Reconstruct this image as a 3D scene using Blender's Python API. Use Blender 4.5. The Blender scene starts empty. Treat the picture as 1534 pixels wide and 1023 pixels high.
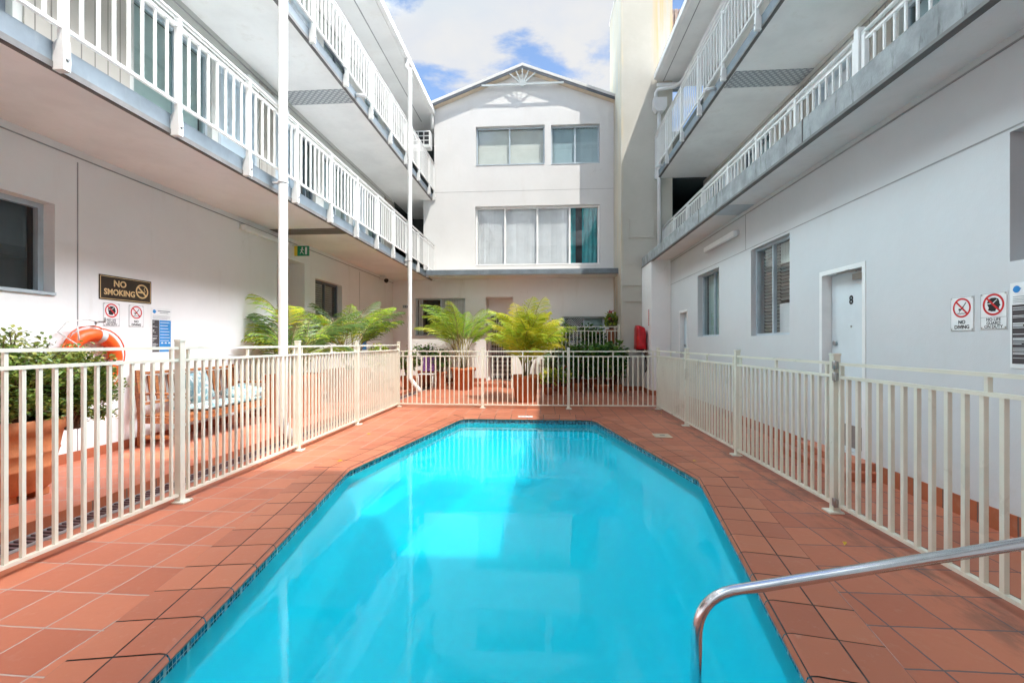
import bpy, bmesh, math, random
from mathutils import Vector, Matrix, noise as mnoise
random.seed(7)
SC = bpy.context.scene
COL = SC.collection
R = math.radians

# ------------------------------------------------------------------ camera, sky, sun, exposure
cam_d = bpy.data.cameras.new('camera')
cam = bpy.data.objects.new('camera', cam_d); COL.objects.link(cam)
cam.location = (0, 0, 1.32)
cam.rotation_euler = (R(90), 0, math.atan(48/680))
cam_d.sensor_width = 36; cam_d.lens = 680/1534*36
cam_d.shift_y = 2.5/1534
cam_d.clip_start = .05; cam_d.clip_end = 5000
SC.camera = cam

SUN_DIR = Vector((-.36, .48, -1)).normalized()
EL = math.asin(-SUN_DIR.z); AZ = math.atan2(-SUN_DIR.x, -SUN_DIR.y)
SUN_STRENGTH = 2.0
SKY_STRENGTH = .15
EXPOSURE = 1.36
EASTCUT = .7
CLOUD_BASE, CLOUD_FILL, WEST, SIDE_A, SIDE_B = 2.25, 126.0, .285, .2, .45
sun_d = bpy.data.lights.new('sun', 'SUN'); sun = bpy.data.objects.new('sun', sun_d); COL.objects.link(sun)
sun_d.energy = SUN_STRENGTH; sun_d.angle = R(.5); sun_d.color = (1, .95, .87)
sun.rotation_euler = SUN_DIR.to_track_quat('-Z', 'Y').to_euler()
sun.location = (6, -8, 20)

W = bpy.data.worlds.new('World'); SC.world = W; W.use_nodes = True
nt = W.node_tree; nt.nodes.clear()
def nd(nt, t, **kw):
    n = nt.nodes.new(t)
    for k, v in kw.items():
        if k.startswith('i_'):
            n.inputs[k[2:].replace('_', ' ')].default_value = v
        else: setattr(n, k, v)
    return n
def mth(nt, op, a, b=None, c=None, clamp=False):
    n = nt.nodes.new('ShaderNodeMath'); n.operation = op; n.use_clamp = clamp
    for i, v in enumerate((a, b, c)):
        if v is None: continue
        if isinstance(v, (int, float)): n.inputs[i].default_value = v
        else: nt.links.new(v, n.inputs[i])
    return n.outputs[0]
def mixc(nt, f, a, b, blend='MIX'):
    n = nt.nodes.new('ShaderNodeMix'); n.data_type = 'RGBA'; n.blend_type = blend
    for s, v in ((n.inputs[0], f), (n.inputs[6], a), (n.inputs[7], b)):
        if isinstance(v, (int, float)): s.default_value = v
        elif isinstance(v, tuple): s.default_value = v if len(v) == 4 else (*v, 1)
        else: nt.links.new(v, s)
    return n.outputs[2]
def ramp(nt, f, a, b):
    n = nt.nodes.new('ShaderNodeMapRange'); n.interpolation_type = 'SMOOTHSTEP'
    n.inputs[1].default_value = a; n.inputs[2].default_value = b
    nt.links.new(f, n.inputs[0]); return n.outputs[0]
def noise(nt, vec, scale, detail=4, rough=.55, dist=0):
    n = nd(nt, 'ShaderNodeTexNoise'); n.inputs['Scale'].default_value = scale
    n.inputs['Detail'].default_value = detail; n.inputs['Roughness'].default_value = rough
    n.inputs['Distortion'].default_value = dist
    if vec is not None: nt.links.new(vec, n.inputs['Vector'])
    return n.outputs['Fac']
def mapping(nt, vec, scale=(1, 1, 1), loc=(0, 0, 0), rot=(0, 0, 0)):
    n = nd(nt, 'ShaderNodeMapping'); n.inputs['Scale'].default_value = scale
    n.inputs['Location'].default_value = loc; n.inputs['Rotation'].default_value = rot
    nt.links.new(vec, n.inputs['Vector']); return n.outputs[0]

sky = nd(nt, 'ShaderNodeTexSky', sky_type='NISHITA', sun_disc=False, sun_elevation=EL, sun_rotation=AZ)
sky.air_density = 1.0; sky.dust_density = .6; sky.ozone_density = 2.0
tc = nd(nt, 'ShaderNodeTexCoord')
sep = nd(nt, 'ShaderNodeSeparateXYZ'); nt.links.new(tc.outputs['Generated'], sep.inputs[0])
zz = mth(nt, 'ADD', mth(nt, 'MAXIMUM', sep.outputs[2], 0), .22)
comb = nd(nt, 'ShaderNodeCombineXYZ')
nt.links.new(mth(nt, 'DIVIDE', sep.outputs[0], zz), comb.inputs[0])
nt.links.new(mth(nt, 'DIVIDE', sep.outputs[1], zz), comb.inputs[1])
cl = noise(nt, mapping(nt, comb.outputs[0], (1.5, 1.9, 1), (3.1, 1.4, 0)), 1.7, 9, .58, .35)
cl2 = noise(nt, mapping(nt, comb.outputs[0], (1, 1, 1), (7, 2, 0)), 5.0, 6, .6, .2)
mask = ramp(nt, mth(nt, 'ADD', cl, mth(nt, 'MULTIPLY', cl2, .16)), .50, .63)
side = mth(nt, 'MULTIPLY', ramp(nt, mth(nt, 'ABSOLUTE', sep.outputs[0]), SIDE_A, SIDE_B), mth(nt, 'MULTIPLY', mth(nt, 'MULTIPLY', ramp(nt, sep.outputs[2], .56, .68), mth(nt, 'SUBTRACT', 1, mth(nt, 'MULTIPLY', ramp(nt, sep.outputs[2], .78, .9), EASTCUT))), ramp(nt, sep.outputs[1], -.2, .1)))   # bright cloud banks east and west, out of view, added to lift shaded walls
south = ramp(nt, mth(nt, 'MULTIPLY', sep.outputs[1], -1), -.1, .6)
cbright = mth(nt, 'MULTIPLY', mth(nt, 'MULTIPLY_ADD', mth(nt, 'MULTIPLY', side, mth(nt, 'MULTIPLY_ADD', ramp(nt, sep.outputs[0], -.1, .1), 1.0-WEST, WEST)), CLOUD_FILL, CLOUD_BASE), mth(nt, 'MULTIPLY_ADD', south, -.6, 1.0))
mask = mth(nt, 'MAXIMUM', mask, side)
cshade = ramp(nt, cl2, .3, .75)
ccol = mixc(nt, cshade, (.88, .93, 1.02), (1.0, 1.0, 1.0))
ccol = mixc(nt, mth(nt, 'MULTIPLY', ramp(nt, sep.outputs[2], .55, .7), ramp(nt, mth(nt, 'MULTIPLY', sep.outputs[0], -1), 0, .2)), ccol, (.76, .98, 1.06))
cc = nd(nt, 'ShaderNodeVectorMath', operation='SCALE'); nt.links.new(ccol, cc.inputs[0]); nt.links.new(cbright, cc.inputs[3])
skyc = nd(nt, 'ShaderNodeVectorMath', operation='SCALE'); nt.links.new(sky.outputs[0], skyc.inputs[0]); skyc.inputs[3].default_value = .78
bg = nd(nt, 'ShaderNodeBackground'); bg.inputs[1].default_value = SKY_STRENGTH
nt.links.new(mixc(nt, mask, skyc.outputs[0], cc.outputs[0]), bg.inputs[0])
wo = nd(nt, 'ShaderNodeOutputWorld'); nt.links.new(bg.outputs[0], wo.inputs[0])

SC.view_settings.view_transform = 'Standard'; SC.view_settings.look = 'None'
SC.view_settings.gamma = 1; SC.view_settings.exposure = EXPOSURE
SC.view_settings.use_curve_mapping = False
SC.render.engine = 'CYCLES'
SC.cycles.max_bounces = 10; SC.cycles.diffuse_bounces = 6; SC.cycles.glossy_bounces = 4
SC.cycles.transparent_max_bounces = 24; SC.cycles.caustics_reflective = False; SC.cycles.caustics_refractive = False
SC.cycles.use_denoising = True
SC.cycles.sample_clamp_indirect = 6

# ------------------------------------------------------------------ materials
def new_mat(name):
    m = bpy.data.materials.new(name); m.use_nodes = True
    nt = m.node_tree; nt.nodes.clear()
    out = nd(nt, 'ShaderNodeOutputMaterial'); b = nd(nt, 'ShaderNodeBsdfPrincipled')
    nt.links.new(b.outputs[0], out.inputs[0])
    t = nd(nt, 'ShaderNodeTexCoord')
    g = nd(nt, 'ShaderNodeNewGeometry')
    return m, nt, b, out, g.outputs['Position']
def bump(nt, b, h, strength=.2, dist=.01):
    n = nd(nt, 'ShaderNodeBump'); n.inputs['Strength'].default_value = strength; n.inputs['Distance'].default_value = dist
    nt.links.new(h, n.inputs['Height']); nt.links.new(n.outputs[0], b.inputs['Normal'])
def paint(name, col, rough=.5, var=.06, scale=1.5, bmp=.08, bscale=60, dirt=None, dirt_amt=.0, metal=0, spec=.4, streak=False):
    m, nt, b, out, p = new_mat(name)
    dark = tuple(c*(1-var*2) for c in col); lite = tuple(min(1, c*(1+var)) for c in col)
    n1 = noise(nt, p, scale, 5, .6)
    c = mixc(nt, ramp(nt, n1, .3, .7), dark, lite)
    if dirt:
        v = mapping(nt, p, (1, 1, .16)) if streak else p
        n2 = ramp(nt, noise(nt, v, 11 if streak else 2.2, 7, .7), .53, .70)
        c = mixc(nt, mth(nt, 'MULTIPLY', n2, dirt_amt), c, dirt)
    nt.links.new(c, b.inputs['Base Color'])
    n3 = noise(nt, p, bscale, 3, .6)
    nt.links.new(mth(nt, 'MULTIPLY_ADD', n1, .25, rough-.12), b.inputs['Roughness'])
    b.inputs['Metallic'].default_value = metal; b.inputs['Specular IOR Level'].default_value = spec
    if bmp: bump(nt, b, n3, bmp, .006)
    return m
M = {}
def wallmat(name, col, stain=(.5, .45, .36), amt=.22):
    m, nt, b, out, p = new_mat(name)
    n1 = noise(nt, p, .9, 6, .66)
    c = mixc(nt, ramp(nt, n1, .3, .7), tuple(x*.95 for x in col), col)
    ck = nd(nt, 'ShaderNodeTexVoronoi', feature='DISTANCE_TO_EDGE'); ck.inputs['Scale'].default_value = .55
    wv = nd(nt, 'ShaderNodeVectorMath', operation='ADD'); nt.links.new(p, wv.inputs[0]); wn3 = nd(nt, 'ShaderNodeTexNoise'); wn3.inputs['Scale'].default_value = 3; wn3.inputs['Detail'].default_value = 6; nt.links.new(p, wn3.inputs['Vector']); nt.links.new(wn3.outputs['Color'], wv.inputs[1])
    nt.links.new(wv.outputs[0], ck.inputs['Vector'])
    hair = mth(nt, 'MULTIPLY', mth(nt, 'LESS_THAN', ck.outputs['Distance'], .0035), ramp(nt, noise(nt, p, .8, 3), .56, .66))
    c = mixc(nt, mth(nt, 'MULTIPLY', hair, .35), c, (.42, .40, .37))
    st = ramp(nt, noise(nt, mapping(nt, p, (1.6, 1.6, .22)), 2.2, 7, .66), .56, .78)
    c = mixc(nt, mth(nt, 'MULTIPLY', st, amt), c, stain)
    # scuffs just above the floor
    sp = nd(nt, 'ShaderNodeSeparateXYZ'); nt.links.new(p, sp.inputs[0])
    low = mth(nt, 'MULTIPLY', ramp(nt, mth(nt, 'MULTIPLY', sp.outputs[2], -1), -.55, -.1), ramp(nt, noise(nt, p, 7, 6, .7), .45, .7))
    c = mixc(nt, mth(nt, 'MULTIPLY', low, .35), c, stain)
    nt.links.new(c, b.inputs['Base Color']); b.inputs['Roughness'].default_value = .75
    b.inputs['Specular IOR Level'].default_value = .25
    h = mth(nt, 'ADD', noise(nt, p, 9, 3, .5), mth(nt, 'MULTIPLY', noise(nt, p, 90, 2, .6), .35))
    bump(nt, b, h, .2, .012)
    return m
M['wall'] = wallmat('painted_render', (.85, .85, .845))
M['wall_r'] = wallmat('painted_render_dimmed', (.61, .62, .63), amt=.12)  # white render, darkened in colour because this wall took too much light
M['wall_end'] = wallmat('painted_render_end', (.66, .655, .645), amt=.18)  # same render, darkened in colour because the sunlit facade overexposed
M['wall_up'] = wallmat('upper_wall_paint_dimmed', (.56, .57, .54))  # grey-green panels, darkened in colour against the strong cloud bank light
M['passage'] = paint('passage_shade_tone', (.07, .085, .085), .8, .1, 2, 0)  # unlit look of the passages put into a near-black colour
M['soffit'] = paint('soffit_paint', (.81, .81, .80), .7, .05, 1.1, .1, 40, (.45, .40, .33), .18, spec=.2)
M['clad'] = None
M['fascia'] = paint('blue_grey_paint', (.165, .205, .235), .5, .1, 3, .06, 60, (.28, .30, .30), .25, streak=True)
M['drip'] = paint('dark_drip_edge', (.16, .155, .15), .6, .1, 5)
M['concrete'] = paint('weathered_concrete', (.29, .305, .31), .8, .16, 4, .5, 45, (.06, .06, .055), .9, streak=True)
M['rail'] = paint('white_gloss_metal', (.70, .70, .685), .32, .03, 3, .02, 60, (.45, .36, .26), .12)
M['fence'] = paint('cream_powder_coat', (.74, .72, .61), .3, .03, 3, .02, 60, (.5, .42, .3), .08)
M['pipe'] = paint('white_pipe_paint', (.70, .70, .695), .35, .03, 3, .03, 40, (.5, .45, .38), .12)
M['alu'] = paint('grey_window_alloy', (.50, .57, .62), .35, .05, 4, .02, 60, metal=.15)
M['alu_d'] = paint('dark_window_alloy', (.17, .20, .235), .35, .05, 4, .02, 60, metal=.3)
M['white_frame'] = paint('white_window_frame', (.80, .80, .79), .4, .03, 4)
M['door'] = paint('pale_door_paint', (.66, .71, .74), .4, .03, 2, .03)
M['door_b'] = paint('blue_door_paint', (.52, .63, .70), .4, .04, 2, .03)
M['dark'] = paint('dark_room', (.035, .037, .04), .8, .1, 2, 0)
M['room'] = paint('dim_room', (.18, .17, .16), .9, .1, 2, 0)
M['blind'] = paint('white_blind_fabric', (.79, .81, .83), .7, .03, 3, .05, 120)
M['roller'] = paint('grey_green_roller_blind', (.62, .65, .60), .75, .03, 2, .05, 200)
M['venet'] = paint('grey_venetian_slats', (.50, .50, .47), .5, .05, 5, 0)
M['teal'] = paint('teal_curtain_cloth', (.01, .36, .40), .8, .12, 4, .1, 150)
M['screen'] = paint('dark_insect_screen', (.055, .062, .064), .6, .08, 4, .3, 400)
M['joint'] = paint('joint_line', (.34, .34, .34), .8, .1, 4, 0)
M['chrome'] = paint('polished_steel', (.74, .77, .80), .13, .04, 8, .01, 40, metal=1)
M['steel'] = paint('satin_steel', (.42, .42, .42), .35, .05, 8, .02, 40, metal=1)
M['black'] = paint('black_plastic', (.02, .02, .022), .45, .1, 5)
M['grout'] = paint('dark_grout', (.085, .08, .08), .9, .25, 12)
M['orange'] = paint('orange_ring_plastic', (.82, .11, .015), .42, .06, 6, .03)
M['tape'] = paint('grey_reflective_tape', (.55, .57, .58), .4, .05, 8)
M['rope'] = paint('white_rope', (.72, .71, .68), .8, .1, 60, .4, 200)
M['red'] = paint('red_vinyl', (.50, .012, .02), .35, .12, 8, .25, 9)
M['sign_red'] = paint('sign_red', (.62, .02, .025), .45, .04, 8, 0)
M['sign_white'] = paint('sign_white', (.80, .81, .81), .45, .03, 8, 0)
M['sign_black'] = paint('sign_black', (.018, .018, .02), .5, .04, 8, 0)
M['brown'] = paint('dark_brown_plaque', (.038, .024, .017), .4, .1, 8, 0)
M['gold'] = paint('pale_gold_letters', (.72, .52, .26), .4, .06, 8, 0)
M['blue'] = paint('chart_blue', (.03, .24, .58), .5, .04, 8, 0)
M['chart_dark'] = paint('chart_dark', (.07, .06, .065), .5, .06, 8, 0)
M['green_sign'] = paint('sign_green', (.0, .22, .10), .4, .05, 8, 0)
M['yellow'] = paint('sign_yellow', (.75, .55, .05), .4, .05, 8, 0)
M['beige'] = paint('beige_plastic', (.55, .45, .33), .6, .06, 8)
M['purple'] = paint('purple_mesh', (.30, .12, .42), .6, .1, 20)
M['soil'] = paint('potting_soil', (.045, .03, .02), .95, .3, 30, .6, 40)
M['roof'] = paint('pale_metal_roof', (.60, .595, .575), .45, .05, 1.5, .03)
M['barge'] = paint('charcoal_barge_board', (.085, .095, .11), .5, .08, 3)
M['truss'] = paint('grey_truss_paint', (.42, .46, .47), .5, .06, 3)
M['bark'] = paint('brown_bark', (.17, .115, .075), .9, .25, 14, .6, 30)
M['palm_stem'] = paint('palm_cane', (.26, .22, .08), .6, .25, 14, .3, 30)
M['rust'] = paint('rusty_sheet', (.30, .24, .22), .7, .2, 6, .2, 20, (.55, .27, .04), .8, streak=True)

def wood(name, a, b_):
    m, nt, b, out, p = new_mat(name)
    n = noise(nt, mapping(nt, p, (14, 3, 14)), 3, 7, .65, .6)
    nt.links.new(mixc(nt, ramp(nt, n, .3, .72), a, b_), b.inputs['Base Color']); b.inputs['Roughness'].default_value = .48
    bump(nt, b, n, .2, .004); return m
M['wood'] = wood('oiled_hardwood', (.22, .07, .022), (.46, .18, .06))
def terra(name, a, b_):
    m, nt, b, out, p = new_mat(name)
    n = noise(nt, p, 6, 7, .65); n2 = ramp(nt, noise(nt, mapping(nt, p, (1, 1, .4)), 5, 6, .7), .55, .75)
    c = mixc(nt, ramp(nt, n, .3, .7), a, b_); c = mixc(nt, mth(nt, 'MULTIPLY', n2, .35), c, (.5, .36, .27))
    nt.links.new(c, b.inputs['Base Color']); b.inputs['Roughness'].default_value = .75
    bump(nt, b, noise(nt, p, 70, 4, .6), .25, .006); return m
M['terra'] = terra('terracotta_pot', (.40, .12, .04), (.52, .18, .065))
M['terra_d'] = terra('terracotta_pot_worn', (.30, .095, .04), (.44, .145, .06))

def clad():
    m, nt, b, out, p = new_mat('grooved_cladding')
    sp = nd(nt, 'ShaderNodeSeparateXYZ'); nt.links.new(p, sp.inputs[0])
    f = mth(nt, 'FRACT', mth(nt, 'DIVIDE', sp.outputs[1], .145))
    g = mth(nt, 'LESS_THAN', mth(nt, 'ABSOLUTE', mth(nt, 'SUBTRACT', f, .5)), .045)
    c = mixc(nt, ramp(nt, noise(nt, p, 2, 4), .3, .7), (.36, .34, .30), (.41, .385, .34))
    nt.links.new(mixc(nt, g, c, (.17, .16, .14)), b.inputs['Base Color']); b.inputs['Roughness'].default_value = .6
    bump(nt, b, mth(nt, 'SUBTRACT', 1, g), .6, .01); return m
M['clad'] = clad()

def tile_mat(name, px, py, ox, oy, col_a, col_b, grout_l, grout_d, line=.0135, edge_dirt=True, axis=(0, 1)):
    m, nt, b, out, p = new_mat(name)
    sp = nd(nt, 'ShaderNodeSeparateXYZ'); nt.links.new(p, sp.inputs[0])
    wob = mth(nt, 'MULTIPLY', mth(nt, 'SUBTRACT', noise(nt, p, 9, 3), .5), .012)
    u = mth(nt, 'DIVIDE', mth(nt, 'ADD', mth(nt, 'SUBTRACT', sp.outputs[axis[0]], ox), wob), px)
    v = mth(nt, 'DIVIDE', mth(nt, 'ADD', mth(nt, 'SUBTRACT', sp.outputs[axis[1]], oy), wob), py)
    def edge(t): return mth(nt, 'SUBTRACT', .5, mth(nt, 'ABSOLUTE', mth(nt, 'SUBTRACT', mth(nt, 'FRACT', t), .5)))
    e = mth(nt, 'MINIMUM', edge(u), edge(v))
    g = mth(nt, 'SUBTRACT', 1, ramp(nt, e, line*.7, line*1.5))
    cid = nd(nt, 'ShaderNodeCombineXYZ'); nt.links.new(mth(nt, 'FLOOR', u), cid.inputs[0]); nt.links.new(mth(nt, 'FLOOR', v), cid.inputs[1])
    wn = nd(nt, 'ShaderNodeTexWhiteNoise', noise_dimensions='2D'); nt.links.new(cid.outputs[0], wn.inputs['Vector'])
    n1 = noise(nt, p, 1.6, 6, .65); n2 = noise(nt, p, 14, 6, .65)
    f = mth(nt, 'ADD', mth(nt, 'MULTIPLY', wn.outputs['Value'], .55), mth(nt, 'MULTIPLY', n1, .45))
    c = mixc(nt, f, col_a, col_b)
    c = mixc(nt, mth(nt, 'MULTIPLY', ramp(nt, n2, .5, .78), .16), c, (.62, .42, .32))      # pale bloom
    blot = ramp(nt, noise(nt, mapping(nt, p, (1, 1, 1), (3, 9, 0)), 3.2, 7, .7), .58, .8)
    c = mixc(nt, mth(nt, 'MULTIPLY', blot, .30), c, (.13, .07, .05))                        # grime blotches
    wet = ramp(nt, noise(nt, mapping(nt, p, (1.3, .8, 1), (11, 4, 0)), 1.5, 5, .6, .8), .60, .66)
    c = mixc(nt, mth(nt, 'MULTIPLY', wet, .14), c, (.16, .05, .03))
    side = ramp(nt, sp.outputs[0], -1.2, .4)                                                # mildewed joints on one side
    gc = mixc(nt, side, grout_l, grout_d)
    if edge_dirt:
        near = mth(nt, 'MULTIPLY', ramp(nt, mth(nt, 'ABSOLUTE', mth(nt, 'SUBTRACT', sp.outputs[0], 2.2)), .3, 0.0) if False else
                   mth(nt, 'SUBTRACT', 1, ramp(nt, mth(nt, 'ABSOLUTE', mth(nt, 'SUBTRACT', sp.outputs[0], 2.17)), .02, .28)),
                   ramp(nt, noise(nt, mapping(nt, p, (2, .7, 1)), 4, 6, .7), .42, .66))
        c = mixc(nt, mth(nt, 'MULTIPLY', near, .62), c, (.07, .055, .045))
    c = mixc(nt, mth(nt, 'MULTIPLY', g, .92), c, gc)
    nt.links.new(c, b.inputs['Base Color'])
    nt.links.new(mth(nt, 'MULTIPLY_ADD', n2, .28, mth(nt, 'MULTIPLY_ADD', g, .3, .36)), b.inputs['Roughness'])
    b.inputs['Specular IOR Level'].default_value = .4
    h = mth(nt, 'ADD', mth(nt, 'SUBTRACT', 1, g), mth(nt, 'ADD', mth(nt, 'MULTIPLY', n2, .12), mth(nt, 'MULTIPLY', wn.outputs['Value'], .1)))
    bump(nt, b, h, .5, .006); return m
TA, TB = (.385, .11, .06), (.57, .195, .105)
M['tile'] = tile_mat('terracotta_deck_tiles', .28, .289, 1.61, 1.95, TA, TB, (.44, .35, .30), (.12, .115, .125))
M['tile_walk'] = tile_mat('terracotta_walkway_tiles', .28, .289, -4.85, .1, TA, TB, (.42, .34, .29), (.30, .24, .2), edge_dirt=False)
M['tile_skirt'] = tile_mat('terracotta_skirting_tiles', .29, 9, .1, -4, (.30, .085, .04), (.42, .13, .06), (.2, .13, .1), (.14, .1, .09), line=.02, edge_dirt=False, axis=(1, 2))
M['tile_skirt_x'] = tile_mat('terracotta_riser_tiles', .29, 9, .1, -4, (.33, .095, .045), (.44, .14, .07), (.2, .13, .1), (.14, .1, .09), line=.02, edge_dirt=False, axis=(0, 2))

def coping_mat():
    m, nt, b, out, p = new_mat('terracotta_coping_tiles')
    g = nd(nt, 'ShaderNodeNewGeometry')
    n1 = noise(nt, p, 5, 6, .65)
    f = mth(nt, 'ADD', mth(nt, 'MULTIPLY', g.outputs['Random Per Island'], .6), mth(nt, 'MULTIPLY', n1, .4))
    c = mixc(nt, f, (.36, .105, .058), (.55, .19, .10))
    c = mixc(nt, mth(nt, 'MULTIPLY', ramp(nt, noise(nt, p, 18, 5, .7), .55, .8), .25), c, (.6, .42, .34))
    nt.links.new(c, b.inputs['Base Color'])
    nt.links.new(mth(nt, 'MULTIPLY_ADD', n1, .3, .3), b.inputs['Roughness'])
    bump(nt, b, noise(nt, p, 40, 5, .6), .15, .005); return m
M['coping'] = coping_mat()

def mosaic():
    m, nt, b, out, p = new_mat('waterline_mosaic')
    v = nd(nt, 'ShaderNodeTexVoronoi', feature='F1', distance='CHEBYCHEV'); v.inputs['Scale'].default_value = 38
    v.inputs['Randomness'].default_value = .0
    nt.links.new(p, v.inputs['Vector'])
    wn = nd(nt, 'ShaderNodeTexWhiteNoise'); nt.links.new(v.outputs['Position'], wn.inputs['Vector'])
    c = mixc(nt, ramp(nt, wn.outputs['Value'], .2, .95), (.008, .02, .05), (.04, .20, .30))
    c = mixc(nt, mth(nt, 'GREATER_THAN', v.outputs['Distance'], .44), c, (.35, .36, .34))
    nt.links.new(c, b.inputs['Base Color']); b.inputs['Roughness'].default_value = .2; return m
M['mosaic'] = mosaic()
def basin():
    m, nt, b, out, p = new_mat('pool_paint')
    n = noise(nt, p, .7, 4, .5); n2 = noise(nt, p, 5, 6, .65)
    c = mixc(nt, ramp(nt, n, .3, .7), (.001, .78, .95), (.003, .82, .97))
    c = mixc(nt, mth(nt, 'MULTIPLY', ramp(nt, n2, .6, .8), .12), c, (.1, .7, .88))
    nt.links.new(c, b.inputs['Base Color']); b.inputs['Roughness'].default_value = .6; return m
M['basin'] = basin()
def water():
    m = bpy.data.materials.new('pool_water'); m.use_nodes = True; nt = m.node_tree; nt.nodes.clear()
    out = nd(nt, 'ShaderNodeOutputMaterial'); g = nd(nt, 'ShaderNodeNewGeometry')
    p = g.outputs['Position']
    h = mth(nt, 'ADD', noise(nt, mapping(nt, p, (1, .55, 1)), 2.6, 3, .5, .4), mth(nt, 'MULTIPLY', noise(nt, p, 13, 3, .5), .26))
    bp = nd(nt, 'ShaderNodeBump'); bp.inputs['Strength'].default_value = .09; bp.inputs['Distance'].default_value = .02
    nt.links.new(h, bp.inputs['Height'])
    fr0 = nd(nt, 'ShaderNodeFresnel'); fr0.inputs[0].default_value = 1.33; nt.links.new(bp.outputs[0], fr0.inputs['Normal'])
    frv = mth(nt, 'MULTIPLY', fr0.outputs[0], mth(nt, 'SUBTRACT', 1, g.outputs['Backfacing']))
    tr = nd(nt, 'ShaderNodeBsdfTransparent'); tr.inputs[0].default_value = (.72, 1, 1, 1)
    tl = nd(nt, 'ShaderNodeBsdfTranslucent'); tl.inputs[0].default_value = (.66, 1, 1, 1)      # slightly milky water
    ms = nd(nt, 'ShaderNodeMixShader'); ms.inputs[0].default_value = .4
    df = nd(nt, 'ShaderNodeBsdfDiffuse'); df.inputs[0].default_value = (.004, .86, 1.0, 1)
    m0 = nd(nt, 'ShaderNodeMixShader'); m0.inputs[0].default_value = .6
    nt.links.new(tl.outputs[0], m0.inputs[1]); nt.links.new(df.outputs[0], m0.inputs[2])
    nt.links.new(tr.outputs[0], ms.inputs[1]); nt.links.new(m0.outputs[0], ms.inputs[2])
    gl = nd(nt, 'ShaderNodeBsdfGlossy'); gl.inputs['Roughness'].default_value = .012; nt.links.new(bp.outputs[0], gl.inputs['Normal'])
    mx = nd(nt, 'ShaderNodeMixShader'); nt.links.new(frv, mx.inputs[0])
    nt.links.new(ms.outputs[0], mx.inputs[1]); nt.links.new(gl.outputs[0], mx.inputs[2]); nt.links.new(mx.outputs[0], out.inputs[0])
    return m
M['water'] = water()
def glass(name, tint, refl=1.0, ior=1.5):
    m = bpy.data.materials.new(name); m.use_nodes = True; nt = m.node_tree; nt.nodes.clear()
    out = nd(nt, 'ShaderNodeOutputMaterial'); g = nd(nt, 'ShaderNodeNewGeometry')
    bp = nd(nt, 'ShaderNodeBump'); bp.inputs['Strength'].default_value = .03; bp.inputs['Distance'].default_value = .02
    nt.links.new(noise(nt, g.outputs['Position'], 1.3, 2), bp.inputs['Height'])
    dp = nd(nt, 'ShaderNodeVectorMath', operation='DOT_PRODUCT'); nt.links.new(g.outputs['Normal'], dp.inputs[0]); nt.links.new(g.outputs['Incoming'], dp.inputs[1])
    cs = mth(nt, 'SUBTRACT', 1, mth(nt, 'ABSOLUTE', dp.outputs['Value']), clamp=True)
    frv = mth(nt, 'MULTIPLY_ADD', mth(nt, 'POWER', cs, 5), .95, .05)
    tr = nd(nt, 'ShaderNodeBsdfTransparent'); tr.inputs[0].default_value = (*tint, 1)
    gl = nd(nt, 'ShaderNodeBsdfGlossy'); gl.inputs['Roughness'].default_value = .01; nt.links.new(bp.outputs[0], gl.inputs['Normal'])
    mx = nd(nt, 'ShaderNodeMixShader'); nt.links.new(mth(nt, 'MULTIPLY', frv, refl, clamp=True), mx.inputs[0])
    nt.links.new(tr.outputs[0], mx.inputs[1]); nt.links.new(gl.outputs[0], mx.inputs[2]); nt.links.new(mx.outputs[0], out.inputs[0])
    return m
M['glass'] = glass('window_glass', (.94, .96, .96), 1.5)
M['glass_t'] = glass('tinted_window_glass', (.66, .78, .80), 1.5)
def plate():
    m, nt, b, out, p = new_mat('perforated_joint_plate')
    v = nd(nt, 'ShaderNodeTexVoronoi', feature='F1'); v.inputs['Scale'].default_value = 13; v.inputs['Randomness'].default_value = 0
    nt.links.new(mapping(nt, p, (1, 1, 0), (0, 0, 0), (0, 0, R(45))), v.inputs['Vector'])
    c = mixc(nt, ramp(nt, v.outputs['Distance'], .28, .42), (.50, .52, .53), (.27, .29, .305))
    nt.links.new(c, b.inputs['Base Color']); b.inputs['Roughness'].default_value = .5; return m
M['plate'] = plate()
def leaf(name, a, b_, trans=.35, rough=.45):
    m = bpy.data.materials.new(name); m.use_nodes = True; nt = m.node_tree; nt.nodes.clear()
    out = nd(nt, 'ShaderNodeOutputMaterial'); g = nd(nt, 'ShaderNodeNewGeometry')
    c = mixc(nt, g.outputs['Random Per Island'], a, b_)
    b = nd(nt, 'ShaderNodeBsdfPrincipled'); nt.links.new(c, b.inputs['Base Color']); b.inputs['Roughness'].default_value = rough
    t = nd(nt, 'ShaderNodeBsdfTranslucent'); nt.links.new(mixc(nt, .4, c, tuple(min(1, x*1.7) for x in b_)), t.inputs[0])
    mx = nd(nt, 'ShaderNodeMixShader'); mx.inputs[0].default_value = trans
    nt.links.new(b.outputs[0], mx.inputs[1]); nt.links.new(t.outputs[0], mx.inputs[2]); nt.links.new(mx.outputs[0], out.inputs[0])
    return m
M['leaf_jade'] = leaf('jade_leaf', (.05, .11, .015), (.18, .27, .045), .15, .35)
M['leaf_jade2'] = leaf('jade_leaf_bright', (.17, .22, .035), (.36, .36, .08), .2, .35)
M['leaf_palm'] = leaf('palm_leaf', (.18, .33, .02), (.40, .55, .05))
M['leaf_palm_y'] = leaf('palm_leaf_yellowing', (.42, .46, .03), (.72, .60, .05))
M['leaf_palm_d'] = leaf('palm_leaf_dark', (.05, .12, .03), (.15, .25, .06))
M['leaf_palm_g'] = leaf('palm_leaf_green', (.10, .25, .02), (.24, .42, .05))
M['leaf_dark'] = leaf('dark_broad_leaf', (.02, .085, .02), (.07, .19, .045), .2, .3)
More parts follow.
